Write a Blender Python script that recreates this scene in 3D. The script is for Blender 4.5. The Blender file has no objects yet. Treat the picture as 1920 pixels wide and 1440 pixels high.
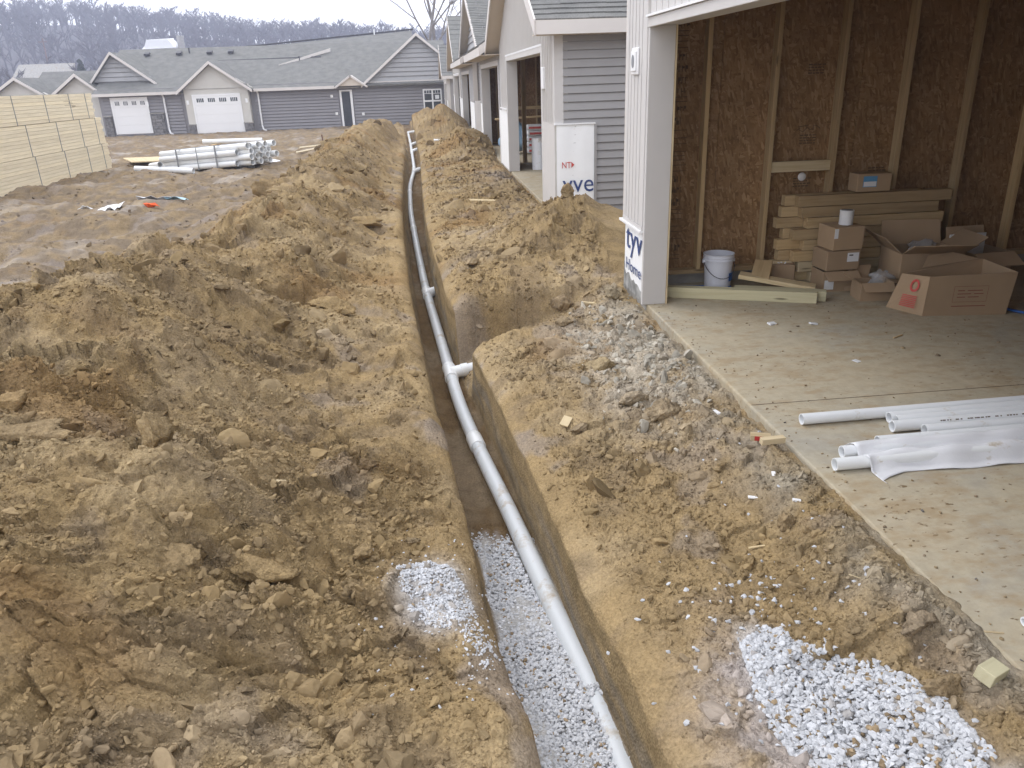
import bpy, bmesh, math, random
import numpy as np
from mathutils import Vector, Matrix, Euler

random.seed(7)
RNG = np.random.default_rng(11)
scene = bpy.context.scene
COL = scene.collection

# ------------------------------------------------------------------ camera
cam_data = bpy.data.cameras.new('camera')
cam = bpy.data.objects.new('camera', cam_data)
COL.objects.link(cam)
cam_data.sensor_width = 36.0
cam_data.lens = 1450.0 / 1920.0 * 36.0
cam_data.clip_start = 0.05
cam_data.clip_end = 3000.0
_dn = np.array([131, 3680, 1450.0]); _dn /= np.linalg.norm(_dn)
_Y = np.array([789 - 960, 155 - 720, 1450.0]); _Y -= _dn * _Y.dot(_dn); _Y /= np.linalg.norm(_Y)
_Z = -_dn
_X = np.cross(_Y, _Z)
_R = np.array([_X, _Y, _Z])
M = Matrix.Identity(4)
for r in range(3):
    M[r][0] = _R[r][0]; M[r][1] = -_R[r][1]; M[r][2] = -_R[r][2]
M[2][3] = 1.76
cam.matrix_world = M
scene.camera = cam

# ------------------------------------------------------------------ sky, sun, exposure
SUN_EL, SUN_AZ = math.radians(52), math.radians(-55)      # azimuth from +Y towards +X
world = bpy.data.worlds.new('World')
scene.world = world
world.use_nodes = True
wn, wl = world.node_tree.nodes, world.node_tree.links
bg = wn['Background']
sky = wn.new('ShaderNodeTexSky')
sky.sky_type = 'NISHITA'
sky.sun_disc = False
sky.sun_elevation = SUN_EL
sky.sun_rotation = SUN_AZ
sky.air_density = 1.0
sky.dust_density = 4.0
hs = wn.new('ShaderNodeHueSaturation')
hs.inputs['Saturation'].default_value = 0.25
mx = wn.new('ShaderNodeMix'); mx.data_type = 'RGBA'
mx.inputs[0].default_value = 0.80
mx.inputs[7].default_value = (14.6, 14.9, 15.8, 1)         # even overcast cloud layer
wl.new(sky.outputs[0], hs.inputs['Color'])
wl.new(hs.outputs[0], mx.inputs[6])
wl.new(mx.outputs[2], bg.inputs['Color'])
bg.inputs['Strength'].default_value = 0.10
sd = bpy.data.lights.new('sun', 'SUN')
sd.energy = 0.55
sd.angle = math.radians(25)
sd.color = (1.0, 0.97, 0.93)
sun = bpy.data.objects.new('sun', sd)
COL.objects.link(sun)
_sv = Vector((math.sin(SUN_AZ) * math.cos(SUN_EL), math.cos(SUN_AZ) * math.cos(SUN_EL), math.sin(SUN_EL)))
sun.rotation_euler = _sv.to_track_quat('Z', 'Y').to_euler()
scene.view_settings.view_transform = 'Standard'
scene.view_settings.look = 'None'
scene.view_settings.exposure = 0.55
scene.view_settings.gamma = 1.0
scene.view_settings.use_curve_mapping = False
scene.cycles.use_denoising = True
scene.cycles.max_bounces = 8
scene.cycles.diffuse_bounces = 4
scene.cycles.volume_bounces = 1

# ------------------------------------------------------------------ material helpers
def newmat(name):
    m = bpy.data.materials.new(name)
    m.use_nodes = True
    return m, m.node_tree.nodes, m.node_tree.links, m.node_tree.nodes['Principled BSDF']

def nd(n, t, **kw):
    x = n.new(t)
    for k, v in kw.items():
        if k in x.inputs.keys() if hasattr(x.inputs, 'keys') else False:
            x.inputs[k].default_value = v
        else:
            setattr(x, k, v)
    return x

def coords(n, l, scale=(1, 1, 1), kind='Object', rot=(0, 0, 0)):
    tc = n.new('ShaderNodeTexCoord')
    mp = n.new('ShaderNodeMapping')
    mp.inputs['Scale'].default_value = scale
    mp.inputs['Rotation'].default_value = rot
    l.new(tc.outputs[kind], mp.inputs['Vector'])
    return mp.outputs[0]

def noise(n, l, vec, scale, detail=4, rough=0.55, dist=0.0):
    t = n.new('ShaderNodeTexNoise')
    t.inputs['Scale'].default_value = scale
    t.inputs['Detail'].default_value = detail
    t.inputs['Roughness'].default_value = rough
    t.inputs['Distortion'].default_value = dist
    l.new(vec, t.inputs['Vector'])
    return t.outputs['Fac']

def ramp(n, l, fac, stops):
    r = n.new('ShaderNodeValToRGB')
    e = r.color_ramp.elements
    while len(e) > 1: e.remove(e[0])
    e[0].position = stops[0][0]; e[0].color = tuple(stops[0][1]) + (1,) if len(stops[0][1]) == 3 else stops[0][1]
    for p, c in stops[1:]:
        q = e.new(p); q.color = tuple(c) + (1,) if len(c) == 3 else c
    l.new(fac, r.inputs[0])
    return r.outputs[0]

def mixc(n, l, fac, a, b, mode='MIX'):
    m = n.new('ShaderNodeMix'); m.data_type = 'RGBA'; m.blend_type = mode
    for s, v in ((0, fac), (6, a), (7, b)):
        if hasattr(v, 'is_linked') or isinstance(v, bpy.types.NodeSocket): l.new(v, m.inputs[s])
        elif isinstance(v, (int, float)): m.inputs[s].default_value = v
        else: m.inputs[s].default_value = tuple(v) + (1,)
    return m.outputs[2]

def bump(n, l, bsdf, h, strength=0.3, dist=0.01, prev=None):
    b = n.new('ShaderNodeBump')
    b.inputs['Strength'].default_value = strength
    b.inputs['Distance'].default_value = dist
    l.new(h, b.inputs['Height'])
    if prev is not None: l.new(prev, b.inputs['Normal'])
    l.new(b.outputs[0], bsdf.inputs['Normal'])
    return b.outputs[0]

def objrand(n):
    return n.new('ShaderNodeObjectInfo').outputs['Random']

def plain(name, col, rough=0.6, var=0.08, scale=6.0, bumpy=0.0, spec=0.3, rand=0.0, dirt=None, dscale=3.0, dlo=0.55, dhi=0.7, kind='Object'):
    m, n, l, b = newmat(name)
    v = coords(n, l, kind=kind)
    f = noise(n, l, v, scale, 5)
    c0 = [max(0, x * (1 - var)) for x in col]; c1 = [x * (1 + var) for x in col]
    c = ramp(n, l, f, [(0.3, c0), (0.7, c1)])
    if rand:
        o = objrand(n)
        k = ramp(n, l, o, [(0, (1 - rand,) * 3), (1, (1 + rand * .6, 1 + rand * .55, 1 + rand * .5))])
        c = mixc(n, l, 1.0, c, k, 'MULTIPLY')
    if dirt:
        df = noise(n, l, v, dscale, 8, 0.68)
        dm = ramp(n, l, df, [(dlo, (0, 0, 0)), (dhi, (1, 1, 1))])
        c = mixc(n, l, dm, c, dirt)
    l.new(c, b.inputs['Base Color'])
    b.inputs['Roughness'].default_value = rough
    b.inputs['Specular IOR Level'].default_value = spec
    if bumpy:
        h = noise(n, l, v, scale * 12, 4)
        bump(n, l, b, h, bumpy, 0.004)
    return m

def wood(name, light, dark, axis, rough=0.75, knots=True, tone=1.0):
    m, n, l, b = newmat(name)
    s = {'x': (1.2, 22, 22), 'y': (22, 1.2, 22), 'z': (22, 22, 1.2)}[axis]
    v = coords(n, l, s)
    o = n.new('ShaderNodeObjectInfo')
    add = n.new('ShaderNodeVectorMath'); add.operation = 'ADD'
    mul = n.new('ShaderNodeVectorMath'); mul.operation = 'SCALE'
    mul.inputs[0].default_value = (13.7, 7.1, 19.3)
    l.new(o.outputs['Random'], mul.inputs['Scale'])
    l.new(v, add.inputs[0]); l.new(mul.outputs[0], add.inputs[1])
    f = noise(n, l, add.outputs[0], 1.6, 6, 0.6, 0.6)
    c = ramp(n, l, f, [(0.28, dark), (0.5, light), (0.75, [min(1, x * 1.12) for x in light])])
    k = ramp(n, l, o.outputs['Random'], [(0, (1 - .26 * tone, 1 - .28 * tone, 1 - .30 * tone)), (0.5, (1, 1, 1)), (1, (1 + .12 * tone, 1 + .08 * tone, 1 - .02 * tone))])
    c = mixc(n, l, 1.0, c, k, 'MULTIPLY')
    if knots:
        s2 = {'x': (1.5, 9, 9), 'y': (9, 1.5, 9), 'z': (9, 9, 1.5)}[axis]
        v2 = coords(n, l, s2)
        a2 = n.new('ShaderNodeVectorMath'); a2.operation = 'ADD'
        l.new(v2, a2.inputs[0]); l.new(mul.outputs[0], a2.inputs[1])
        vo = n.new('ShaderNodeTexVoronoi'); vo.inputs['Scale'].default_value = 1.3
        l.new(a2.outputs[0], vo.inputs['Vector'])
        kn = ramp(n, l, vo.outputs['Distance'], [(0.05, (1, 1, 1)), (0.13, (0, 0, 0))])
        c = mixc(n, l, kn, c, [x * 0.45 for x in dark])
    l.new(c, b.inputs['Base Color'])
    b.inputs['Roughness'].default_value = rough
    b.inputs['Specular IOR Level'].default_value = 0.2
    bump(n, l, b, f, 0.25, 0.004)
    return m

MAT = {}
# ---- soil: colour of the soil itself comes from a per-vertex attribute, fine grain from noise
def soil_material(name):
    m, n, l, b = newmat(name)
    at = n.new('ShaderNodeAttribute'); at.attribute_name = 'soil'
    v = coords(n, l, kind='Object')
    f1 = noise(n, l, v, 9.0, 8, 0.62, 0.3)
    f2 = noise(n, l, v, 70.0, 8, 0.75)
    k1 = ramp(n, l, f1, [(0.25, (0.72, 0.70, 0.68)), (0.5, (1, 1, 1)), (0.78, (1.22, 1.19, 1.14))])
    k2 = ramp(n, l, f2, [(0.28, (0.62, 0.60, 0.58)), (0.52, (1, 1, 1)), (0.74, (1.34, 1.31, 1.27))])
    c = mixc(n, l, 1.0, at.outputs['Color'], k1, 'MULTIPLY')
    c = mixc(n, l, 1.0, c, k2, 'MULTIPLY')
    l.new(c, b.inputs['Base Color'])
    wt = n.new('ShaderNodeAttribute'); wt.attribute_name = 'wet'
    for so, lo_, hi_ in (('Roughness', 1.0, .32), ('Specular IOR Level', .03, .45)):
        mr = n.new('ShaderNodeMapRange'); mr.inputs[3].default_value = lo_; mr.inputs[4].default_value = hi_
        l.new(wt.outputs['Fac'], mr.inputs[0]); l.new(mr.outputs[0], b.inputs[so])
    a1 = n.new('ShaderNodeAttribute'); a1.attribute_name = 'rough'
    vo = n.new('ShaderNodeTexVoronoi'); vo.inputs['Scale'].default_value = 85
    l.new(v, vo.inputs['Vector'])
    h1 = noise(n, l, v, 34.0, 10, 0.78, 0.15)
    p = n.new('ShaderNodeBump'); p.inputs['Distance'].default_value = 0.026
    l.new(a1.outputs['Fac'], p.inputs['Strength']); l.new(h1, p.inputs['Height'])
    q = n.new('ShaderNodeBump'); q.inputs['Distance'].default_value = 0.006; q.inputs['Strength'].default_value = 0.7
    l.new(vo.outputs['Distance'], q.inputs['Height']); l.new(p.outputs[0], q.inputs['Normal'])
    l.new(q.outputs[0], b.inputs['Normal'])
    return m
MAT['soil'] = soil_material('soil')

def concrete_material():
    m, n, l, b = newmat('dusty_concrete')
    v = coords(n, l)
    f1 = noise(n, l, v, 1.1, 8, 0.62, 0.5)
    f2 = noise(n, l, v, 14, 8, 0.7)
    c = ramp(n, l, f1, [(0.32, (0.40, 0.37, 0.305)), (0.48, (0.455, 0.40, 0.295)), (0.68, (0.475, 0.40, 0.28))])
    k = ramp(n, l, f2, [(0.3, (0.82, 0.81, 0.8)), (0.6, (1, 1, 1)), (0.8, (1.1, 1.1, 1.1))])
    c = mixc(n, l, 1.0, c, k, 'MULTIPLY')
    # trodden-in mud specks and smears
    v3 = coords(n, l, (0.75, 1.35, 1))
    sp = noise(n, l, v3, 26, 5, 0.62)
    ar = noise(n, l, v, 1.7, 4, 0.6)
    ad = n.new('ShaderNodeMath'); ad.operation = 'MULTIPLY_ADD'
    ad.inputs[1].default_value = 0.34; l.new(ar, ad.inputs[0]); l.new(sp, ad.inputs[2])
    dm = ramp(n, l, ad.outputs[0], [(0.81, (0, 0, 0)), (0.86, (1, 1, 1))])
    c = mixc(n, l, dm, c, (0.19, 0.135, 0.075))
    sp2 = noise(n, l, v3, 7, 6, 0.7)
    ad2 = n.new('ShaderNodeMath'); ad2.operation = 'MULTIPLY_ADD'
    ad2.inputs[1].default_value = 0.4; l.new(ar, ad2.inputs[0]); l.new(sp2, ad2.inputs[2])
    dm2 = ramp(n, l, ad2.outputs[0], [(0.68, (0, 0, 0)), (0.86, (0.6, 0.6, 0.6))])
    c = mixc(n, l, dm2, c, (0.34, 0.245, 0.135))
    l.new(c, b.inputs['Base Color'])
    b.inputs['Roughness'].default_value = 0.8
    b.inputs['Specular IOR Level'].default_value = 0.25
    p = bump(n, l, b, f2, 0.15, 0.004)
    bump(n, l, b, dm, 0.5, 0.004, p)
    return m
MAT['concrete'] = concrete_material()
MAT['foundation'] = plain('foundation_concrete', (0.33, 0.32, 0.30), 0.9, 0.25, 5, 0.5, dirt=(0.3, 0.22, 0.13), dscale=2.5)
MAT['siding'] = plain('grey_vinyl_siding', (0.335, 0.325, 0.325), 0.5, 0.04, 2.5, 0.05)
MAT['siding_far'] = plain('grey_vinyl_siding_dark', (0.25, 0.242, 0.255), 0.55, 0.05, 1.5)
MAT['shake'] = plain('grey_shake_siding', (0.37, 0.37, 0.38), 0.6, 0.06, 2.0)
MAT['trim'] = plain('warm_grey_trim', (0.60, 0.58, 0.565), 0.5, 0.03, 3.0, 0.03, dirt=(0.45, 0.38, 0.30), dscale=1.6, dlo=0.66, dhi=0.85)
MAT['fascia'] = plain('beige_fascia', (0.66, 0.62, 0.59), 0.45, 0.03, 2.0)
MAT['soffit'] = plain('beige_soffit', (0.60, 0.53, 0.45), 0.55, 0.03, 2.0)
MAT['stucco'] = plain('pale_board_front', (0.58, 0.56, 0.52), 0.6, 0.04, 2.0)
MAT['white'] = plain('white_paint', (0.84, 0.84, 0.85), 0.4, 0.02, 3.0)
MAT['wrap'] = plain('white_house_wrap', (0.90, 0.91, 0.92), 0.5, 0.03, 4.0, 0.25, dirt=(0.62, 0.56, 0.47), dscale=2.2, dlo=0.62, dhi=0.82)
MAT['wrap_torn'] = plain('muddy_wrap_edge', (0.30, 0.30, 0.29), 0.8, 0.5, 9.0, 0.4)
MAT['ink_blue'] = plain('navy_print', (0.045, 0.075, 0.21), 0.6, 0.05)
MAT['ink_red'] = plain('red_print', (0.55, 0.09, 0.08), 0.6, 0.05)
MAT['ink_black'] = plain('black_print', (0.06, 0.045, 0.035), 0.8, 0.1)
MAT['ink_stamp'] = plain('faded_stamp_ink', (0.11, 0.075, 0.045), 0.9, 0.3, 20)
MAT['pvc'] = plain('white_pvc', (0.80, 0.82, 0.84), 0.32, 0.02, 2.0, spec=0.5, dirt=(0.50, 0.43, 0.32), dscale=5.0, dlo=0.63, dhi=0.78)
MAT['pvc_main'] = plain('white_sewer_pvc', (0.64, 0.67, 0.695), 0.35, 0.03, 1.2, spec=0.5, dirt=(0.40, 0.31, 0.19), dscale=6.5, dlo=0.56, dhi=0.74)
MAT['pvc_fit'] = plain('white_pvc_fitting', (0.82, 0.84, 0.85), 0.3, 0.02, 2.0, spec=0.5, dirt=(0.5, 0.42, 0.3), dscale=8.0, dlo=0.66, dhi=0.8)
MAT['film'] = plain('white_wrapping_film', (0.78, 0.79, 0.82), 0.35, 0.04, 5.0, 0.3, spec=0.5, dirt=(0.42, 0.34, 0.22), dscale=5.0, dlo=0.57, dhi=0.68)
MAT['steel'] = plain('grey_strap', (0.25, 0.26, 0.28), 0.45, 0.1, 9)
MAT['door_white'] = plain('white_garage_door', (0.82, 0.82, 0.83), 0.4, 0.015, 1.0)
MAT['glass'] = plain('dark_window_glass', (0.035, 0.045, 0.055), 0.08, 0.1, 1.0, spec=0.6)
MAT['dark'] = plain('dark_opening', (0.045, 0.05, 0.06), 0.6, 0.1)
MAT['cardboard'] = plain('brown_cardboard', (0.40, 0.285, 0.18), 0.85, 0.06, 4.0, 0.06, rand=0.16)
MAT['cardboard_in'] = plain('cardboard_inside', (0.40, 0.29, 0.18), 0.85, 0.05, 4.0)
MAT['label'] = plain('white_paper_label', (0.75, 0.76, 0.78), 0.6, 0.03)
MAT['label_blue'] = plain('blue_paper_label', (0.12, 0.32, 0.55), 0.6, 0.03)
MAT['bucket'] = plain('white_bucket_plastic', (0.72, 0.74, 0.82), 0.35, 0.02, 3.0, spec=0.5)
MAT['wire'] = plain('dark_wire', (0.06, 0.06, 0.07), 0.4, 0.1)
MAT['blue'] = plain('blue_plastic', (0.04, 0.13, 0.42), 0.4, 0.1)
MAT['orange'] = plain('orange_paint', (0.85, 0.14, 0.04), 0.6, 0.1)
MAT['bark'] = plain('grey_bark', (0.21, 0.195, 0.19), 0.9, 0.2, 3.0)
MAT['pole'] = plain('weathered_pole', (0.17, 0.10, 0.085), 0.9, 0.2, 2.0)
MAT['evergreen'] = plain('evergreen_needles', (0.035, 0.055, 0.04), 0.8, 0.3, 2.0)
MAT['red_plastic'] = plain('red_plastic', (0.5, 0.05, 0.05), 0.4, 0.1)
MAT['bag_print'] = plain('printed_bag_white', (0.7, 0.7, 0.72), 0.5, 0.05)
MAT['stone'] = plain('stone_veneer', (0.20, 0.195, 0.20), 0.85, 0.4, 7.0, 0.4, rand=0.35)
MAT['hill'] = plain('leaf_litter_slope', (0.085, 0.08, 0.09), 0.95, 0.3, 0.05)
MAT['twig'] = plain('bare_twigs', (0.07, 0.065, 0.078), 0.95, 0.25, 0.03)
MAT['asphalt'] = plain('gravel_drive', (0.3, 0.28, 0.26), 0.95, 0.2, 2.0)
for ax in 'xyz':
    MAT['stud_' + ax] = wood('framing_lumber_' + ax, (0.52, 0.385, 0.22), (0.41, 0.285, 0.15), ax)
    MAT['pine_' + ax] = wood('pale_pine_' + ax, (0.62, 0.51, 0.33), (0.50, 0.385, 0.22), ax)
    MAT['spruce_' + ax] = wood('bright_spruce_' + ax, (0.78, 0.69, 0.51), (0.69, 0.595, 0.42), ax, knots=False, tone=.35)
MAT['treated'] = wood('treated_timber', (0.56, 0.52, 0.35), (0.48, 0.43, 0.27), 'x')

def shingle_material():
    m, n, l, b = newmat('asphalt_shingle')
    v = coords(n, l)
    f = noise(n, l, v, 55, 4, 0.7); f2 = noise(n, l, v, 2.3, 5, 0.6)
    c = ramp(n, l, f, [(0.3, (0.130, 0.130, 0.126)), (0.7, (0.230, 0.228, 0.220))])
    k = ramp(n, l, f2, [(0.35, (0.85, 0.86, 0.86)), (0.65, (1.12, 1.12, 1.1))])
    c = mixc(n, l, 1.0, c, k, 'MULTIPLY')
    o = ramp(n, l, objrand(n), [(0, (0.93, 0.93, 0.95)), (1, (1.06, 1.06, 1.05))])
    c = mixc(n, l, 1.0, c, o, 'MULTIPLY')
    l.new(c, b.inputs['Base Color']); b.inputs['Roughness'].default_value = 0.9
    b.inputs['Specular IOR Level'].default_value = 0.2
    bump(n, l, b, f, 0.4, 0.003)
    return m
MAT['shingle'] = shingle_material()

def osb_material():
    m, n, l, b = newmat('osb_sheathing')
    tc = n.new('ShaderNodeTexCoord')
    o = n.new('ShaderNodeObjectInfo')
    cols = None; hh = None
    for i, (rot, sc) in enumerate(((0.95, (62, 1, 17)), (-0.75, (58, 1, 16)), (1.5, (54, 1, 18)), (0.25, (66, 1, 16)))):
        mp = n.new('ShaderNodeMapping'); mp.inputs['Rotation'].default_value = (0, rot, 0)
        mp2 = n.new('ShaderNodeMapping'); mp2.inputs['Scale'].default_value = sc
        l.new(tc.outputs['Object'], mp.inputs['Vector']); l.new(mp.outputs[0], mp2.inputs['Vector'])
        vo = n.new('ShaderNodeTexVoronoi'); vo.inputs['Scale'].default_value = 1.0
        l.new(mp2.outputs[0], vo.inputs['Vector'])
        sx = n.new('ShaderNodeSeparateColor'); l.new(vo.outputs['Color'], sx.inputs[0])
        c = ramp(n, l, sx.outputs[0], [(0.0, (0.205, 0.120, 0.056)), (0.35, (0.27, 0.163, 0.079)), (0.75, (0.315, 0.195, 0.097)), (1.0, (0.41, 0.275, 0.152))])
        if cols is None: cols, hh = c, sx.outputs[0]
        else:
            msk = ramp(n, l, sx.outputs[1], [(0.5, (0, 0, 0)), (0.53, (1, 1, 1))])
            cols = mixc(n, l, msk, cols, c)
    f = noise(n, l, tc.outputs['Object'], 3.0, 5, 0.6)
    k = ramp(n, l, f, [(0.3, (0.8, 0.78, 0.76)), (0.7, (1.12, 1.1, 1.08))])
    cols = mixc(n, l, 1.0, cols, k, 'MULTIPLY')
    l.new(cols, b.inputs['Base Color']); b.inputs['Roughness'].default_value = 0.75
    b.inputs['Specular IOR Level'].default_value = 0.2
    bump(n, l, b, hh, 0.2, 0.002)
    return m
MAT['osb'] = osb_material()

def attr_material(name, attr, rough=0.8, fine=120.0, amt=0.5):
    m, n, l, b = newmat(name)
    at = n.new('ShaderNodeAttribute'); at.attribute_name = attr
    v = coords(n, l)
    f = noise(n, l, v, fine, 5, 0.7)
    k = ramp(n, l, f, [(0.3, (0.82,) * 3), (0.7, (1.12,) * 3)])
    c = mixc(n, l, 1.0, at.outputs['Color'], k, 'MULTIPLY')
    l.new(c, b.inputs['Base Color']); b.inputs['Roughness'].default_value = rough
    b.inputs['Specular IOR Level'].default_value = 0.25
    bump(n, l, b, f, amt, 0.004)
    return m
MAT['gravel'] = attr_material('crushed_limestone', 'tint', 0.8)

def clear_bag():
    m, n, l, b = newmat('clear_plastic_bag')
    b.inputs['Base Color'].default_value = (0.85, 0.87, 0.9, 1)
    b.inputs['Roughness'].default_value = 0.15
    b.inputs['Transmission Weight'].default_value = 0.55
    b.inputs['Alpha'].default_value = 0.6
    b.inputs['Specular IOR Level'].default_value = 0.8
    return m
MAT['bag'] = clear_bag()

# ------------------------------------------------------------------ mesh helpers
class MB:
    def __init__(s): s.v = []; s.f = []
    def add(s, vs, fs):
        o = len(s.v); s.v += [tuple(p) for p in vs]; s.f += [[i + o for i in f] for f in fs]; return s
    def box(s, x0, x1, y0, y1, z0, z1):
        vs = [(x0, y0, z0), (x1, y0, z0), (x1, y1, z0), (x0, y1, z0), (x0, y0, z1), (x1, y0, z1), (x1, y1, z1), (x0, y1, z1)]
        return s.add(vs, [[0, 3, 2, 1], [4, 5, 6, 7], [0, 1, 5, 4], [1, 2, 6, 5], [2, 3, 7, 6], [3, 0, 4, 7]])
    def obox(s, c, size, rot=(0, 0, 0)):
        e = Euler(rot).to_matrix(); c = Vector(c); hx, hy, hz = [k / 2 for k in size]
        vs = [c + e @ Vector((sx * hx, sy * hy, sz * hz)) for sz in (-1, 1) for sx, sy in ((-1, -1), (1, -1), (1, 1), (-1, 1))]
        return s.add(vs, [[0, 3, 2, 1], [4, 5, 6, 7], [0, 1, 5, 4], [1, 2, 6, 5], [2, 3, 7, 6], [3, 0, 4, 7]])
    def prism(s, poly, axis, a, b):
        def P(u, w, t): return {'x': (t, u, w), 'y': (u, t, w), 'z': (u, w, t)}[axis]
        n = len(poly)
        vs = [P(u, w, a) for u, w in poly] + [P(u, w, b) for u, w in poly]
        fs = [list(range(n))[::-1], list(range(n, 2 * n))] + [[i, (i + 1) % n, n + (i + 1) % n, n + i] for i in range(n)]
        return s.add(vs, fs)
    def slab(s, p, q, r, t, th):           # quad p,q,r,t thickened by th along its normal (downwards)
        p, q, r, t = map(Vector, (p, q, r, t))
        nn = (q - p).cross(t - p).normalized() * th
        vs = [p, q, r, t, p - nn, q - nn, r - nn, t - nn]
        return s.add(vs, [[0, 1, 2, 3], [7, 6, 5, 4], [4, 5, 1, 0], [5, 6, 2, 1], [6, 7, 3, 2], [7, 4, 0, 3]])
    def tube(s, pts, rad, n=12, caps=True):
        pts = [Vector(p) for p in pts]
        rads = rad if isinstance(rad, (list, tuple)) else [rad] * len(pts)
        up = None; rings = []
        for i, p in enumerate(pts):
            d = (pts[min(i + 1, len(pts) - 1)] - pts[max(i - 1, 0)]).normalized()
            if up is None:
                up = Vector((0, 0, 1)) if abs(d.z) < 0.9 else Vector((1, 0, 0))
            a = d.cross(up).normalized(); b = a.cross(d).normalized(); up = b
            rings.append([p + (a * math.cos(2 * math.pi * k / n) + b * math.sin(2 * math.pi * k / n)) * rads[i] for k in range(n)])
        o = len(s.v)
        for r in rings: s.v += [tuple(q) for q in r]
        for i in range(len(pts) - 1):
            for k in range(n):
                s.f.append([o + i * n + k, o + i * n + (k + 1) % n, o + (i + 1) * n + (k + 1) % n, o + (i + 1) * n + k])
        if caps:
            s.f.append([o + k for k in range(n)][::-1]); s.f.append([o + (len(pts) - 1) * n + k for k in range(n)])
        return s
    def hollow(s, p0, p1, r, th, n=16):
        p0, p1 = Vector(p0), Vector(p1); d = (p1 - p0).normalized()
        up = Vector((0, 0, 1)) if abs(d.z) < 0.9 else Vector((1, 0, 0))
        a = d.cross(up).normalized(); b = a.cross(d)
        o = len(s.v)
        for p, rr in ((p0, r), (p1, r), (p1, r - th), (p0, r - th)):
            s.v += [tuple(p + (a * math.cos(2 * math.pi * k / n) + b * math.sin(2 * math.pi * k / n)) * rr) for k in range(n)]
        for i in range(4):
            j = (i + 1) % 4
            for k in range(n):
                s.f.append([o + i * n + k, o + i * n + (k + 1) % n, o + j * n + (k + 1) % n, o + j * n + k])
        return s
    def lathe(s, prof, c, n=32):
        o = len(s.v); m = len(prof)
        for r, z in prof:
            for k in range(n):
                s.v.append((c[0] + r * math.cos(2 * math.pi * k / n), c[1] + r * math.sin(2 * math.pi * k / n), c[2] + z))
        for i in range(m - 1):
            for k in range(n):
                s.f.append([o + i * n + k, o + i * n + (k + 1) % n, o + (i + 1) * n + (k + 1) % n, o + (i + 1) * n + k])
        return s
    def mesh(s, name, mat, smooth=False):
        me = bpy.data.meshes.new(name)
        me.from_pydata(s.v, [], s.f)
        if mat is not None: me.materials.append(MAT[mat] if isinstance(mat, str) else mat)
        bm = bmesh.new(); bm.from_mesh(me)
        bmesh.ops.recalc_face_normals(bm, faces=bm.faces); bm.to_mesh(me); bm.free()
        if smooth:
            me.polygons.foreach_set('use_smooth', [True] * len(me.polygons))
        return me
    def build(s, name, mat, parent=None, smooth=False, bevel=0.0, local=False):
        if parent is not None and not local:
            o = parent.matrix_world.translation if parent.parent is None else WORLD.get(parent.name, Vector((0, 0, 0)))
            o = WORLD.get(parent.name, Vector((0, 0, 0)))
            s.v = [(a - o.x, b - o.y, c - o.z) for a, b, c in s.v]
        me = s.mesh(name, mat, smooth)
        ob = bpy.data.objects.new(name, me)
        COL.objects.link(ob)
        if parent is not None:
            ob.parent = parent
            WORLD[ob.name] = WORLD.get(parent.name, Vector((0, 0, 0)))
        else:
            WORLD[ob.name] = Vector((0, 0, 0))
        if bevel:
            b = ob.modifiers.new('bevel', 'BEVEL'); b.width = bevel; b.segments = 2; b.limit_method = 'ANGLE'
        if smooth:
            for p in (): pass
        return ob
WORLD = {}

def tag(o, label=None, cat=None, group=None, kind=None):
    if label: o['label'] = label
    if cat: o['category'] = cat
    if group: o['group'] = group
    if kind: o['kind'] = kind
    return o

def thing(name, label, cat, loc=(0, 0, 0), rotz=0.0, group=None):
    o = bpy.data.objects.new(name, None); COL.objects.link(o)
    o.empty_display_size = 0.1
    o.location = loc; o.rotation_euler = (0, 0, rotz)
    WORLD[o.name] = Vector(loc)
    return tag(o, label, cat, group)

def child_copy(src, parent, loc=(0, 0, 0), rot=(0, 0, 0)):
    c = src.copy(); COL.objects.link(c); c.parent = parent
    c.location = loc; c.rotation_euler = rot
    WORLD[c.name] = WORLD.get(parent.name, Vector((0, 0, 0)))
    return c

def autosmooth(ob, ang=40):
    me = ob.data
    me.polygons.foreach_set('use_smooth', [True] * len(me.polygons))
    bm = bmesh.new(); bm.from_mesh(me)
    for e in bm.edges:
        if len(e.link_faces) == 2 and e.calc_face_angle(0) > math.radians(ang): e.smooth = False
    bm.to_mesh(me); bm.free()
    return ob

def text_mesh(txt, size, thick=0.0006):
    cu = bpy.data.curves.new('lettering', 'FONT')
    cu.body = txt; cu.size = size; cu.extrude = thick; cu.resolution_u = 3
    to = bpy.data.objects.new('lettering', cu)
    COL.objects.link(to)
    dg = bpy.context.evaluated_depsgraph_get()
    me = bpy.data.meshes.new_from_object(to.evaluated_get(dg))
    bpy.data.objects.remove(to); bpy.data.curves.remove(cu)
    return me

def lettering(txt, size, mat, parent, loc, face, sx=1.0, sy=1.0, name='lettering'):
    """face: '-y' reads towards +x ; '-x' reads towards -y."""
    me = text_mesh(txt, size)
    me.materials.clear(); me.materials.append(MAT[mat])
    ob = bpy.data.objects.new(name, me); COL.objects.link(ob)
    ob.parent = parent
    o = WORLD.get(parent.name, Vector((0, 0, 0)))
    if face == '-y': R3 = Matrix(((1, 0, 0), (0, 0, -1), (0, 1, 0)))
    elif face == '-x': R3 = Matrix(((0, 0, -1), (-1, 0, 0), (0, 1, 0)))
    ob.matrix_local = Matrix.Translation(Vector(loc) - o) @ R3.to_4x4() @ Matrix.Diagonal((sx, sy, 1, 1))
    return ob

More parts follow.
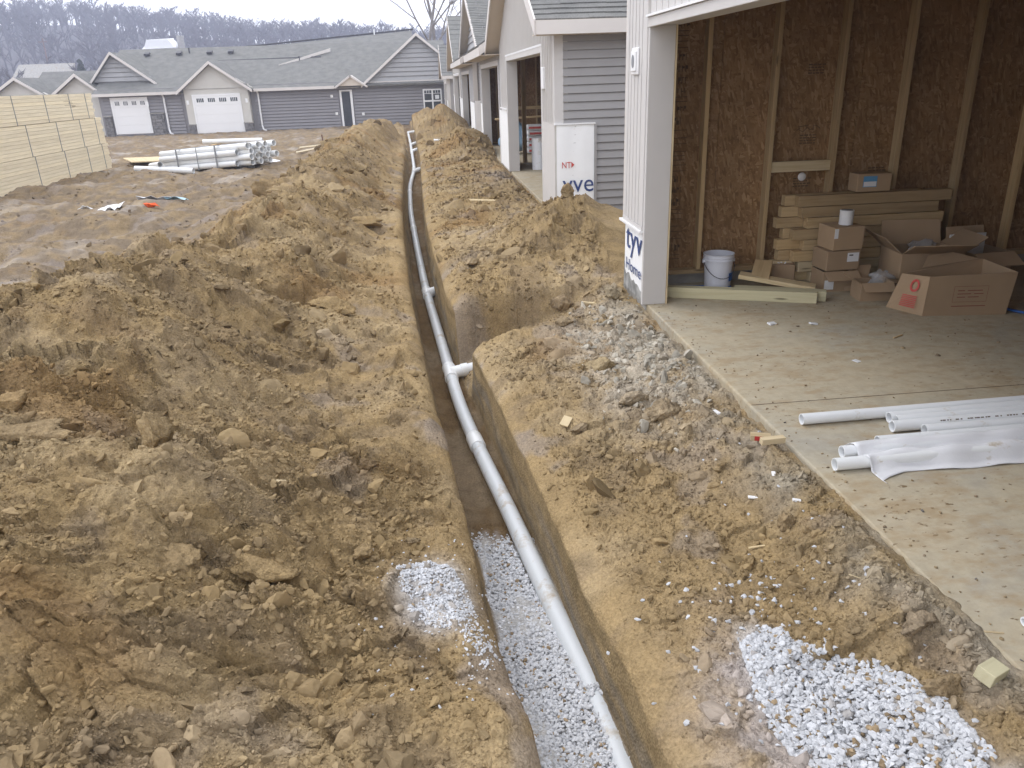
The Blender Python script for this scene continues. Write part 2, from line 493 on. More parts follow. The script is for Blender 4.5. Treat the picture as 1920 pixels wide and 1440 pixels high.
def fast_mesh(name, V, F, mat, smooth=True, attrs=None, uniform=4):
    """V (n,3) float, F (m,k) int arrays."""
    me = bpy.data.meshes.new(name)
    me.vertices.add(len(V)); me.vertices.foreach_set('co', np.ascontiguousarray(V, np.float32).ravel())
    k = F.shape[1]
    me.loops.add(F.size); me.loops.foreach_set('vertex_index', np.ascontiguousarray(F, np.int32).ravel())
    me.polygons.add(len(F))
    me.polygons.foreach_set('loop_start', np.arange(0, F.size, k, dtype=np.int32))
    me.polygons.foreach_set('loop_total', np.full(len(F), k, np.int32))
    if smooth: me.polygons.foreach_set('use_smooth', np.ones(len(F), bool))
    me.update(calc_edges=True)
    for nm, arr in (attrs or {}).items():
        if arr.ndim == 2:
            a = me.attributes.new(nm, 'FLOAT_COLOR', 'POINT')
            rgba = np.ones((len(V), 4), np.float32); rgba[:, :3] = arr
            a.data.foreach_set('color', rgba.ravel())
        else:
            a = me.attributes.new(nm, 'FLOAT', 'POINT'); a.data.foreach_set('value', arr.astype(np.float32))
    me.materials.append(MAT[mat])
    ob = bpy.data.objects.new(name, me); COL.objects.link(ob)
    WORLD[ob.name] = Vector((0, 0, 0))
    return ob

# ------------------------------------------------------------------ noise in numpy
def _h(ix, iy, seed):
    n = (ix.astype(np.int64) * 374761393 + iy.astype(np.int64) * 668265263 + seed * 1442695041) & 0xFFFFFFFF
    n = ((n ^ (n >> 13)) * 1274126177) & 0xFFFFFFFF
    n = ((n ^ (n >> 16)) * 2246822519) & 0xFFFFFFFF
    return ((n ^ (n >> 15)) & 0xFFFFFF).astype(np.float64) / 0xFFFFFF
def perlin(x, y, seed=0):
    ix, iy = np.floor(x), np.floor(y); fx, fy = x - ix, y - iy
    u = fx * fx * fx * (fx * (fx * 6 - 15) + 10); v = fy * fy * fy * (fy * (fy * 6 - 15) + 10)
    def g(dx, dy):
        a = _h(ix + dx, iy + dy, seed) * 6.28318
        return np.cos(a) * (fx - dx) + np.sin(a) * (fy - dy)
    return ((g(0, 0) * (1 - u) + g(1, 0) * u) * (1 - v) + (g(0, 1) * (1 - u) + g(1, 1) * u) * v) * 1.5
def fbm(x, y, seed=0, oct=4, gain=0.5):
    s = 0; a = 1.0
    for i in range(oct):
        s = s + a * perlin(x * 2 ** i + 17.3 * i, y * 2 ** i - 9.1 * i, seed + i); a *= gain
    return s
def clods(x, y, seed, keep=0.6, tilt=0.5):
    """broken lumps: nearest random cell, rounded top, tilted face. returns height 0..~1"""
    ix, iy = np.floor(x), np.floor(y)
    best = np.full(x.shape, 9.0); hh = np.zeros(x.shape)
    for dx in (-1, 0, 1):
        for dy in (-1, 0, 1):
            cx, cy = ix + dx, iy + dy
            px_ = cx + 0.15 + 0.7 * _h(cx, cy, seed); py_ = cy + 0.15 + 0.7 * _h(cx, cy, seed + 1)
            ex, ey = x - px_, y - py_
            st = 0.7 + 0.7 * _h(cx, cy, seed + 2); an = 3.14 * _h(cx, cy, seed + 3)
            ca, sa = np.cos(an), np.sin(an)
            rx = (ex * ca + ey * sa) * st; ry = (-ex * sa + ey * ca) / st
            d = rx * rx + ry * ry
            amp = _h(cx, cy, seed + 4)
            gx = (_h(cx, cy, seed + 5) - 0.5) * 2 * tilt; gy = (_h(cx, cy, seed + 6) - 0.5) * 2 * tilt
            h = np.where(_h(cx, cy, seed + 7) < keep, (0.35 + 0.65 * amp) * np.clip(1 - d / 0.42, 0, 1) ** .55 * (1 + gx * ex * 1.6 + gy * ey * 1.6), 0)
            hh = np.maximum(hh, h)
    return hh
def facets(x, y, seed, tilt=1.0):
    ix, iy = np.floor(x), np.floor(y)
    best = np.full(x.shape, 9.0); hh = np.zeros(x.shape)
    for dx in (-1, 0, 1):
        for dy in (-1, 0, 1):
            cx, cy = ix + dx, iy + dy
            px_ = cx + _h(cx, cy, seed); py_ = cy + _h(cx, cy, seed + 1)
            ex, ey = x - px_, y - py_
            d = ex * ex + ey * ey
            h = _h(cx, cy, seed + 2) - 0.5 + tilt * ((_h(cx, cy, seed + 3) - 0.5) * ex + (_h(cx, cy, seed + 4) - 0.5) * ey)
            m = d < best
            hh = np.where(m, h, hh); best = np.where(m, d, best)
    return hh
def sstep(a, b, x):
    t = np.clip((x - a) / (b - a), 0, 1); return t * t * (3 - 2 * t)
def bumpf(x, c, w): return np.exp(-((x - c) / w) ** 2)

# ------------------------------------------------------------------ layout of the trench
def tab(pts): return np.array([p[0] for p in pts]), np.array([p[1] for p in pts])
XR_T = tab([(-4, .9), (1.2, .66), (1.65, .63), (2.0, .60), (2.3, .575), (2.74, .53), (3.47, .48), (4.03, .43), (4.9, .35), (6.0, .24), (7.2, .10), (9.3, -.0), (11.4, -.07), (14.5, -.11), (18.4, -.14), (23, -.17), (32, -.35), (39, -.50), (60, -1.1)])
XL_T = tab([(-4, .45), (1.2, .24), (1.6, .22), (1.9, .20), (2.2, .16), (2.64, .10), (3.43, .06), (4.1, -.01), (4.84, -.08), (6.3, -.17), (7.7, -.26), (10.3, -.37), (13.5, -.46), (19.4, -.56), (27, -.65), (39, -.98), (60, -1.6)])
PIPE = [(2.07, .562), (2.48, .528), (3.39, .407), (4.37, .298), (5.35, .135), (6.40, .080), (8.11, -.033), (9.28, -.111), (11.95, -.232), (15.68, -.384), (19.54, -.452), (23.01, -.358), (31.66, -.560), (37.6, -.74)]
PIPE_T = tab([(-2, .85)] + PIPE + [(60, -1.3)])
PZ_T = tab([(-2, -.60), (2.48, -.60), (4.4, -.62), (9.3, -.64), (15.7, -.65), (19.5, -.60), (23, -.55), (31.7, -.45), (38, -.35), (60, -.3)])
def XR(y): return np.interp(y, *XR_T)
def XL(y): return np.interp(y, *XL_T)
def PX(y): return np.interp(y, *PIPE_T)
def PZ(y): return np.interp(y, *PZ_T)
def FLOOR(y): return PZ(y) - 0.062 + 0.9 * sstep(37.8, 39.5, y)
X0 = 1.70                      # plane of the garage fronts

def natural(x, y, detail=True):
    """height of the soil without the trench; returns z, roughness 0..1, soil colour"""
    left = x < (XL(y) + XR(y)) / 2
    base = -0.12 - 0.66 * sstep(13, 50, y) - 0.04 * sstep(-3, -8, x)
    # spoil bank on the left of the trench
    cx = np.interp(y, [1, 3, 5, 6.4, 8, 12, 20, 30, 38], [-1.7, -2.0, -2.45, -2.4, -1.75, -1.7, -1.9, -1.9, -1.6])
    ch = np.interp(y, [0, 2, 3.5, 5, 6.2, 7.4, 9, 12, 17, 24, 30, 36, 39, 42], [.40, .45, .55, .68, .74, .46, .50, .56, .62, .72, .82, .80, .70, 0.3])
    xl = XL(y)
    wl_ = np.interp(y, [0, 6, 7.5, 15, 40], [1.5, 1.3, 1.5, 1.5, 1.8])
    s_r = sstep(0, 1, (xl - 0.10 - x) / (xl - 0.10 - cx))          # rises from the trench edge to the crest
    s_l = 1 - sstep(0, 1, (cx - x) / wl_)
    prof = np.where(x > cx, s_r ** 1.15, s_l)
    pile = ch * prof
    far_end = 1 - sstep(39.5, 42, y)
    z = base + np.where(left, pile * far_end, 0)
    z = z + np.where(left, 0.05 * bumpf(x, xl - .05, .5) * sstep(3, 6, y), 0)
    # right bank
    xr = XR(y)
    rb = -0.16 + 0.02 * sstep(xr, 1.7, x) + 0.11 * sstep(5.6, 7.2, y) + 0.03 * sstep(9, 12, y)
    rb = rb + .085 * sstep(1.15, 1.66, x) * (y < 6.7) + np.interp(y, [1.2, 2.6, 3.6], [.075, .055, 0]) * sstep(1.2, 1.6, x)
    rb = rb + np.interp(y, [20, 50], [0, -.5])
    # piles on the right
    def cone(px_, py_, h, rx, ry, p=1.0):
        d = np.sqrt(((x - px_) / rx) ** 2 + ((y - py_) / ry) ** 2)
        return h * np.clip(1 - d, 0, 1) ** p
    heap = np.maximum(cone(1.55, 8.75, .52, 1.25, 1.5, 1.05), cone(2.3, 8.5, .14, .9, 1.2))
    heap = np.maximum(heap, cone(0.95, 7.9, .20, 1.0, 1.2))
    heap = np.maximum(heap, cone(1.45, 21.8, 1.0, 1.5, 2.6))
    heap = np.maximum(heap, cone(0.9, 33.5, 1.25, 2.0, 4.0))
    heap = np.maximum(heap, cone(0.2, 40.5, 1.0, 2.0, 3.0))
    heap = np.maximum(heap, cone(-1.2, 41, .95, 2.6, 3.0))
    rb = rb + heap
    # lateral trench towards the garage
    cy = 6.28 + 0.30 * (x - .25)
    hw = np.interp(x, [0.2, 1.4], [.42, .22])
    q = sstep(1.15, .72, np.abs(y - cy) / hw)
    dep = np.interp(x, [0.1, .55, 1.0, 1.45], [.52, .44, .22, .0])
    rb = rb - q * dep * (x < 1.6)
    z = np.where(left, z, rb)
    # shoulders of the trench rounded off
    dL = np.where(left, xl - x, 9); dR = np.where(left, 9, x - xr)
    z = z - 0.075 * np.exp(-np.clip(dL, 0, 9) / .05) - 0.085 * np.exp(-np.clip(dR, 0, 9) / .07)
    # ---- roughness of the surface
    edge = np.minimum(dL, dR)
    shoulder = sstep(0.0, np.where(left, np.interp(y, [1.5, 2.6, 3.3, 6], [.62, .5, .22, .3]), .22), edge)
    rough = np.where(left, 0.62 + 0.38 * sstep(0.05, .30, prof) , 0.55 + .45 * sstep(.05, .25, heap))
    flat = np.where(left, sstep(.10, .0, prof) * sstep(cx, cx - .8, x), 0)
    rough = np.where(left, rough * (1 - .55 * flat), rough) * (0.16 + .84 * shoulder)
    patch = sstep(-.25, .35, fbm(x * .8, y * .8, 5, 3))
    rough = rough * (0.62 + .38 * patch)
    if detail:
        wx = x + .05 * perlin(x * 2.7, y * 2.7, 31) + .022 * perlin(x * 9, y * 9, 32) + .008 * perlin(x * 26, y * 26, 35)
        wy = y + .05 * perlin(x * 2.7, y * 2.7, 33) + .022 * perlin(x * 9, y * 9, 34) + .008 * perlin(x * 26, y * 26, 36)
        near = sstep(26, 9, y); sd_ = np.where(left, 1, .55)
        d = .12 * fbm(x * .9, y * .9, 1, 3) * np.where(left, 1, .35)
        d = d + rough * (.125 * facets(wx * 1.9, wy * 1.9, 40, 1.2) * sd_)
        d = d + rough * (.10 * clods(wx * 2.8, wy * 2.8, 50, .40, 1.2) * sd_)
        d = d + rough * (.070 * facets(wx * 5.3, wy * 5.3, 60, 1.5))
        d = d + rough * (.042 * clods(wx * 7.5, wy * 7.5, 70, .40, 1.3))
        d = d + rough * (.021 * facets(wx * 12, wy * 12, 65, 1.6))
        d = d + rough * (.020 * clods(wx * 17, wy * 17, 80, .55, .9))
        d = d + (.30 + .70 * rough) * near * (.007 * facets(wx * 27, wy * 27, 67, 1.6) + .006 * clods(wx * 40, wy * 40, 90, .6, .8) + .005 * perlin(x * 60, y * 60, 95))
        d = d + .012 * perlin(x * 5, y * 5, 97) + .008 * perlin(x * 14, y * 14, 98) + (.3 + rough) * .006 * np.abs(perlin(x * 22, y * 22, 96))
        # wheel ruts across the flat yard
        d = d + flat * (.035 * np.sin((x * .55 + y * .9) * 2.2 + 2 * perlin(x * .4, y * .4, 99)) * sstep(3, 6, np.abs(x)) + .055 * np.abs(fbm(x * 1.1, y * 1.9, 12, 5)))
        global DET
        DET = d * sstep(75, 45, y) * sstep(.03, .22, edge) * sstep(X0 - .1, X0 - .35, x)
        z = z + d * sstep(75, 45, y)
        # keep the soil below slab level along the garage fronts
    return z, rough, flat, edge, left, heap

def lean(x, y):
    """sideways slump of the broken soil, so that ledges overhang (call right after soil())"""
    a = -1.57 + 1.5 * perlin(x * .8, y * .8, 501)
    k = .30 * np.clip(DET, -.1, .3)
    return x + k * np.cos(a), y + k * np.sin(a)
SLABS = [(X0 + .02, 8.2, -1.2, 6.72), (X0 + .02, 8.2, 10.42, 24.0), (X0 + .02, 8.2, 26.8, 44.0)]
def soil(x, y):
    z, rough, flat, edge, left, heap = natural(x, y)
    for (a, b, c, d) in SLABS:
        inside = (x > a + .035) & (x < b + .05) & (y > c) & (y < d + .03)
        z = np.where(inside, -.32, z)
        nearedge = (y > c - .1) & (y < d + .1) & (x <= a + .035)
        lim = np.interp(y, [1.4, 2.2, 3.0, 4, 5, 20, 50], [.006, .000, -.014, -.040, -.05, -.05, -.05]) + np.clip(a - .03 - x, 0, 9) * .5 - np.clip(x - a, 0, 1) * .5 + heap * .45 * (x < a) + .022 * fbm(x * 6, y * 6, 77, 3)
        z = np.where(nearedge, np.minimum(z, lim), z)
    return z, rough, flat, edge, left, heap

OCHRE = np.array([.338, .246, .130]); TAN = np.array([.408, .312, .184]); BROWN = np.array([.225, .170, .110])
GREY = np.array([.212, .168, .122]); CLAY = np.array([.40, .35, .28]); RUST = np.array([.275, .17, .075]); LILAC = np.array([.30, .265, .245])
def lerp(a, b, t): return a + (b - a) * t[..., None]
def soil_colour(x, y, z, rough, flat, left, heap):
    n1 = fbm(x * 1.1, y * 1.1, 201, 4); n2 = fbm(x * 3.1, y * 3.1, 211, 4); n3 = fbm(x * .45, y * .45, 221, 3); n4 = fbm(x * 9, y * 9, 231, 3)
    c = np.broadcast_to(OCHRE, x.shape + (3,)).copy()
    c = lerp(c, TAN, sstep(-.1, .55, n1) * .75)
    c = lerp(c, BROWN, sstep(.05, .55, n2 + .35 * n3) * np.where(left, .48, .48))
    c = lerp(c, BROWN, sstep(.12, .5, n4) * .45 * rough)
    c = lerp(c, RUST, sstep(.32, .7, fbm(x * .8, y * .8, 241, 2)) * .55)
    c = lerp(c, GREY * .95, flat * (.55 + .4 * sstep(-.3, .3, n2)))
    c = lerp(c, LILAC * .95, flat * sstep(.40, .85, n1 + .3 * n4) * .45)
    # pale trampled smears on the banks
    sm = sstep(.32, .62, fbm(x * 2.2, y * 1.6, 251, 4)) * (1 - rough) * .55
    c = lerp(c, LILAC, sm)
    # limey backfill along the slab
    k = bumpf(x, 1.36, .36) * bumpf(y, 5.05, .95) * (~left)
    k = np.clip(k * (1.35 + 1.1 * n2 + .8 * n4), 0, 1)
    c = lerp(c, CLAY * 1.25, np.clip(k * 1.25, 0, 1) * .9)
    k = np.clip(sstep(1.28, 1.66, x) * (~left) * (y < 6.6) * (.45 + .9 * n2), 0, 1)
    c = lerp(c, np.array([.38, .34, .27]), k * .8)
    k = bumpf(x, .95, .17) * bumpf(y, 1.72, .36) * (~left)
    c = lerp(c, LILAC * 1.6, np.clip(k * (1.7 + 1.2 * n2 + .7 * n4), 0, 1) * .9)
    k = (np.exp(-((x - 1.35) / .35) ** 2 - ((y - 15.5) / 1.0) ** 2)) * (~left)
    c = lerp(c, LILAC * 1.05, np.clip(k * (1 + n2), 0, 1) * .6)
    # gravel dust
    k = np.exp(-(((x + .085) / .15) ** 2 + ((y - 2.52) / .24) ** 2) ** 2)
    c = lerp(c, np.array([.56, .56, .575]), np.clip(k * 1.0, 0, 1) * .75)
    t_ = np.clip((2.14 - y) / .72, 0, 1); w_ = .06 + .17 * np.sin(np.minimum(1, t_ * 1.1) * 2.6)
    k = np.exp(-(((x - 1.04 - .30 * t_) / (w_ * .9)) ** 2) ** 2) * sstep(2.3, 2.1, y) * (~left)
    c = lerp(c, np.array([.56, .56, .575]), np.clip(k * 1.0, 0, 1) * .75)
    return np.clip(c, .02, .9)

# ------------------------------------------------------------------ ground sheet with the trench cut into it
def make_ground():
    ys = [-14, -8, -4, -2, -1, -.4, 0, .3, .55, .75, .9]
    y = 1.0
    while y < 66:
        ys.append(y); y += min(.00092 * y * y, .0068 * y if y > 32 else .0047 * y)
    y = 66
    while y < 1500: ys.append(y); y *= 1.10
    ys = np.array(ys); nr = len(ys)
    nL, nW, nF, nRn = 400, 16, 24, 232
    cols = []; kinds = []
    # left half: fan-shaped spacing, outermost columns run far out
    W = 1.15 + .80 * np.clip(ys, 0.8, None)
    xl, xr = XL(ys), XR(ys)
    tL = np.linspace(0, 1, nL) ** 1.0
    XLt = xl[:, None] - W[:, None] * tL[None, ::-1]
    ext = np.array([900, 420, 190, 90, 45, 22, 11, 5.5, 2.5, 1.0])
    XE = (xl - W)[:, None] - (ext[None, :] * (0.2 + .035 * np.clip(ys, 4, None))[:, None])
    Wr = np.maximum(X0 + .06 - xr, .5)
    tR = np.linspace(0, 1, nRn)
    XRt = xr[:, None] + Wr[:, None] * tR[None, :]
    extR = np.array([.12, .3, .55, .9, 1.3, 1.8, 2.4, 3.2, 4.5, 7, 14, 30, 80, 200, 500, 1000])
    XRE = (xr + Wr)[:, None] + extR[None, :]
    fl, fr = xl + .075, xr - .012
    tF = np.linspace(0, 1, nF + 2)[1:-1]
    XF = fl[:, None] + (fr - fl)[:, None] * tF[None, :]
    YY = lambda X: np.broadcast_to(ys[:, None], X.shape)
    def surf(X):
        Y_ = YY(X); z, r, f, e, lf, hp = soil(X, Y_); X2, Y2 = lean(X, Y_)
        return X2, Y2, z, soil_colour(X, Y_, z, r, f, lf, hp), .35 + .6 * r
    A = surf(np.concatenate([XE, XLt], 1)); B = surf(np.concatenate([XRt, XRE], 1))
    zl, zr = A[2][:, -1], B[2][:, 0]
    active = sstep(39.3, 38.2, ys)                     # trench closes at its far end
    fz = FLOOR(ys)
    fz = np.where(active > 0, fz * active + np.minimum(zl, zr) * (1 - active), np.minimum(zl, zr))
    fz = np.minimum(fz, np.minimum(zl, zr) - .005)
    YF = YY(XF)
    YE = YF + .22 * fbm(XF * 9, YF * 2.5, 307, 3)
    gtop = np.interp(YE, [1.2, 2.2, 2.6, 3.0, 3.7, 3.95], [-.560, -.563, -.570, -.598, -.648, -.70]) - .019
    fz2 = np.where(YE < 3.80, np.maximum(fz[:, None], gtop), fz[:, None])
    zf = fz2 + np.where(YF < 3.8, .4, 1.0) * .022 * fbm(XF * 4, YF * 2, 301, 4) + .010 * clods(XF * 18, YF * 18, 305, .5) + .02 * (np.abs(tF[None, :] - .5) * 2) ** 3
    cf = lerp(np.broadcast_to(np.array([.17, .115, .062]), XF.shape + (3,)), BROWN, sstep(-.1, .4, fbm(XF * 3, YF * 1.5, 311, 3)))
    cf = lerp(cf, np.array([.50, .495, .49]), sstep(3.82, 3.45, YE))
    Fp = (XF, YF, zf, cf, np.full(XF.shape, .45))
    def wall(xa, za, xb, zb, side):
        t = np.linspace(0, 1, nW + 2)[1:-1]
        yy = ys[:, None]
        T = np.broadcast_to(t[None, :], (nr, nW)); Yw = np.broadcast_to(yy, T.shape)
        zz = za[:, None] + (zb - za)[:, None] * T
        cur = T ** np.where(side < 0, 1.6, 1.0)
        xx = xa[:, None] + (xb - xa)[:, None] * cur
        dep = np.clip((za - zb), 0, 1)[:, None]
        bul = (.018 * fbm(Yw * 2.6, zz * 5, 321 + side, 4) + .012 * facets(Yw * 4, zz * 3, 331 + side, .6)) * np.sin(np.pi * np.clip(T, 0, 1)) * dep * 1.6
        xx = xx + bul
        # smeared clay: greyish lower band with horizontal bucket strokes, ochre above
        st = fbm(Yw * .9, zz * 16, 341 + side, 3)
        gb = sstep(.30, .58, T + .22 * fbm(Yw * .8, zz * 2, 351, 3)) * sstep(1.08, .72, T) * (.75 if side > 0 else .4)
        c = lerp(np.broadcast_to(np.array([.33, .245, .135]), T.shape + (3,)), np.array([.255, .19, .105]), sstep(-.2, .4, st))
        c = lerp(c, np.array([.235, .205, .165]), np.clip(gb * (.75 + .8 * st), 0, 1))
        c = lerp(c, BROWN, sstep(.82, 1.0, T) * .7)
        return xx, Yw, zz, c, np.full(T.shape, .30)
    WLp = wall(xl, zl, fl, zf[:, 0], -1)
    WRp_ = wall(xr, zr, fr, zf[:, -1], 1)
    WRp = tuple(a[:, ::-1] for a in WRp_)
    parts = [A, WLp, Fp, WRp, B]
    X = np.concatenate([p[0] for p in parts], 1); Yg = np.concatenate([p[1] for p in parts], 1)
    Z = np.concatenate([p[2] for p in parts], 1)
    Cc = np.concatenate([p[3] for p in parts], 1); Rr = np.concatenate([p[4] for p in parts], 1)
    nc = X.shape[1]
    V = np.stack([X, Yg, Z], -1).reshape(-1, 3)
    idx = np.arange(nr * nc).reshape(nr, nc)
    Fq = np.stack([idx[:-1, :-1], idx[:-1, 1:], idx[1:, 1:], idx[1:, :-1]], -1).reshape(-1, 4)
    xw, yw = X.reshape(-1), Yg.reshape(-1)
    yard = sstep(-2.2, -4.0, xw + .02 * yw) * sstep(60, 40, yw)
    wet = yard * sstep(.20, .60, fbm(xw * .7, yw * .45, 601, 4)) * .8
    ob = fast_mesh('ground', V, Fq, 'soil', True, {'soil': Cc.reshape(-1, 3), 'rough': Rr.reshape(-1) * (1 - .7 * wet), 'wet': wet})
    tag(ob, kind='structure')
    print('ground', nr, nc, len(Fq))
    return ob
make_ground()
def gz(x, y):
    a = np.array([float(x)]); b = np.array([float(y)])
    return float(soil(a, b)[0][0])

# ------------------------------------------------------------------ concrete floors
def garage_floor(x0, x1, y0, y1, joints):
    mb = MB()
    mb.box(x0, x1, y0, y1, -.45, 0)
    ob = mb.build('garage_floor', 'concrete', bevel=.012)
    tag(ob, kind='structure')
    return ob
near_floor = garage_floor(X0 + .02, 8.2, -1.2, 6.70, [])
mb = MB()
for yj in (3.86,):
    mb.box(X0 + .03, 8.1, yj, yj + .005, .0005, .0012)
mb.build('saw_cut', 'ink_stamp', near_floor)
garage_floor(X0 + .02, 8.2, 10.44, 23.95, [])
garage_floor(X0 + .02, 8.2, 26.85, 43.9, [])

# ------------------------------------------------------------------ building helpers
def lap_wall_y(name, x0, x1, yf, z0, z1, parent, mat='siding', exp=.102, each=False, gap=.009):
    """lap siding on a wall facing -y"""
    n = int(math.ceil((z1 - z0) / exp)); mbj = MB(); out = []
    for i in range(n):
        a = z0 + i * exp + gap; b = min(a + exp - gap, z1)
        m_ = MB() if each else mbj
        if b - a < .02: continue
        m_.prism([(yf - .024 * max(1, (exp / .102) ** 1.2), a), (yf - .002, b), (yf + .006, b), (yf + .006, a)], 'x', x0, x1)
        if each: out.append(m_.build(name, mat, parent))
    if not each: out.append(mbj.build(name, mat, parent))
    return out
def lap_wall_x(name, y0, y1, xf, z0, z1, parent, mat='siding', exp=.102):
    n = int(math.ceil((z1 - z0) / exp)); mbj = MB()
    for i in range(n):
        a = z0 + i * exp; b = min(a + exp + .006, z1)
        mbj.prism([(xf - .017, a), (xf - .002, b), (xf + .006, b), (xf + .006, a)], 'y', y0, y1)
    return mbj.build(name, mat, parent)
def shingle_plane(p0, p1, up, ncourse, parent, th=.014, name='shingle_course', each=False, mat='shingle', tabs=True):
    """p0->p1 along the eave, up = vector from eave to ridge"""
    p0, p1, up = Vector(p0), Vector(p1), Vector(up)
    nrm = (p1 - p0).cross(up).normalized()
    if nrm.z < 0: nrm = -nrm
    L = (p1 - p0).length; e = (p1 - p0).normalized()
    mbj = MB(); rr = random.Random(int(L * 997) + ncourse)
    for i in range(ncourse):
        m_ = MB() if each else mbj
        a = up * (i / ncourse); b = up * min((i + 1.06) / ncourse, 1.0)
        t = 0.0
        while t < L:
            w = rr.uniform(.18, .42) if tabs else L
            t1 = min(L, t + w)
            lift = th * rr.uniform(.75, 1.25); drop = up * (rr.uniform(-.10, .10) / ncourse if tabs else 0)
            q0, q1 = p0 + e * t, p0 + e * t1
            if i == 0: drop = drop * 0
            vs = [q0 + a - drop + nrm * lift, q1 + a - drop + nrm * lift, q1 + b + nrm * .002, q0 + b + nrm * .002,
                  q0 + a - drop - nrm * .004, q1 + a - drop - nrm * .004, q1 + b - nrm * .004, q0 + b - nrm * .004]
            m_.add(vs, [[0, 1, 2, 3], [7, 6, 5, 4], [4, 5, 1, 0], [5, 6, 2, 1], [6, 7, 3, 2], [7, 4, 0, 3]])
            t = t1
        if each: m_.build(name, mat, parent)
    if not each: mbj.build(name, mat, parent)

def gable_garage(name, label, Y0, Y1, o0, o1, x0=X0, eave=2.40, pitch=.50, base=0.0, batten_step=.15, wrapz=1.19, detail=2, depth=6.4, far_wall=True):
    t = thing(name, label, 'building', (x0, Y0, base))
    zt = eave
    head = base + 2.09
    yc = (Y0 + Y1) / 2; oh = .32
    ridge = eave + pitch * ((Y1 - Y0) / 2 + oh)
    wall_top = eave + pitch * oh
    # front wall sheathing pieces left and right of the opening, gable wall above
    def front(ya, yb, za, zb, nm='front_wall', mat='stucco', x=x0, th=.16):
        return MB().box(x, x + th, ya, yb, za, zb).build(nm, mat, t)
    front(Y0, o0 - .10, base - .02, head + .10)
    front(o1 + .10, Y1, base - .02, head + .10)
    g = MB(); rise = wall_top + pitch * (yc - Y0)
    g.prism([(Y0, head + .10), (Y1, head + .10), (Y1, wall_top), (yc, rise), (Y0, wall_top)], 'x', x0, x0 + .16)
    gw = g.build('gable_wall', 'stucco', t)
    # battens
    k = 0
    y = Y0 + .10
    while y < Y1 - .05:
        top = wall_top + pitch * (min(y - Y0, Y1 - y)) - .02
        zb = head + .10 if (o0 - .12 < y < o1 + .12) else base + wrapz
        m_ = MB(); m_.box(x0 - .022, x0 - .001, y - .016, y + .016, zb + .003, top)
        m_.build('batten', 'trim', gw)
        y += batten_step
    # jambs, header
    for ya, yb, nm in ((o0 - .10, o0, 'jamb'), (o1, o1 + .10, 'jamb')):
        MB().box(x0 - .016, x0 + .20, ya, yb, base, head + .0).build(nm, 'trim', t, bevel=.004)
    MB().box(x0 - .018, x0 + .20, o0 - .10, o1 + .10, head, head + .10).build('header_trim', 'trim', t, bevel=.004)
    MB().box(x0 - .024, x0 - .0165, o0 - .12, o1 + .12, head + .085, head + .112).build('drip_cap', 'white', t)
    # corner boards
    for ya in (Y0 - .016, Y1 - .10):
        MB().box(x0 - .017, x0 + .10, ya, ya + .116, base + wrapz, wall_top).build('corner_board', 'trim', t)
    # side walls and back
    MB().box(x0 + .10, x0 + depth, Y0 + .002, Y0 + .12, base - .02, wall_top).build('side_wall', 'siding', t)
    if far_wall: MB().box(x0 + .10, x0 + depth, Y1 - .12, Y1 - .002, base - .02, wall_top).build('side_wall', 'siding', t)
    MB().box(x0 + depth - .1, x0 + depth, Y0 + .12, Y1 - .12, base - .02, wall_top).build('back_wall', 'osb', t)
    # house-wrap left bare low down
    for ya, yb in (((Y0 + .002, o0 - .104), (o1 + .104, Y1 - .002)) if far_wall else ((o1 + .104, Y1 - .002),)):
        MB().box(x0 - .010, x0 - .001, ya, yb, base + .02, base + wrapz).build('house_wrap', 'wrap', t)
        MB().box(x0 - .045, x0 - .001, ya - .01, yb, base + wrapz + .001, base + wrapz + .022).build('starter_strip', 'white', t)
    # roof
    rx0, rx1 = x0 - .28, x0 + depth + 1.0
    for sgn in (-1, 1):
        ye = (Y0 - oh) if sgn < 0 else (Y1 + oh)
        deck = MB()
        A, B = (rx0, ye, eave), (rx1, ye, eave)
        Cc, D = (rx1, yc, ridge), (rx0, yc, ridge)
        deck.slab(A, B, Cc, D, .05) if sgn < 0 else deck.slab(B, A, D, Cc, .05)
        rf = deck.build('roof', 'soffit', t)
        n = max(8, int(math.hypot(yc - ye, ridge - eave) / .143)) if detail > 1 else 10
        up = Vector((0, yc - ye, ridge - eave))
        shingle_plane((rx0 - .02, ye - .02 * -sgn * -1, eave + .012), (rx1, ye - .02 * -sgn * -1, eave + .012), up, n, rf, th=.016, tabs=detail > 1)
        MB().box(rx0, rx1, min(ye, ye + sgn * .02), max(ye, ye + sgn * .02), eave - .15, eave + .005).build('eave_fascia', 'fascia', rf)
        MB().box(rx0, rx1, min(ye - sgn * .002, ye - sgn * oh), max(ye - sgn * .002, ye - sgn * oh), eave - .15, eave - .135).build('eave_soffit', 'soffit', rf)
        rake = MB()
        dy = yc - ye
        rake.add([(rx0 - .022, ye, eave - .16), (rx0 - .022, ye, eave + .02), (rx0 - .022, yc, ridge + .02), (rx0 - .022, yc, ridge - .16),
                  (rx0 - .002, ye, eave - .16), (rx0 - .002, ye, eave + .02), (rx0 - .002, yc, ridge + .02), (rx0 - .002, yc, ridge - .16)],
                 [[0, 1, 2, 3], [7, 6, 5, 4], [0, 4, 5, 1], [1, 5, 6, 2], [2, 6, 7, 3], [3, 7, 4, 0]])
        rake.build('rake_board', 'fascia', rf)
        sf = MB()
        sf.slab((rx0, ye, eave - .125), (x0 - .002, ye, eave - .125), (x0 - .002, yc, ridge - .125), (rx0, yc, ridge - .125), .012)
        sf.build('rake_soffit', 'soffit', rf)
    return t

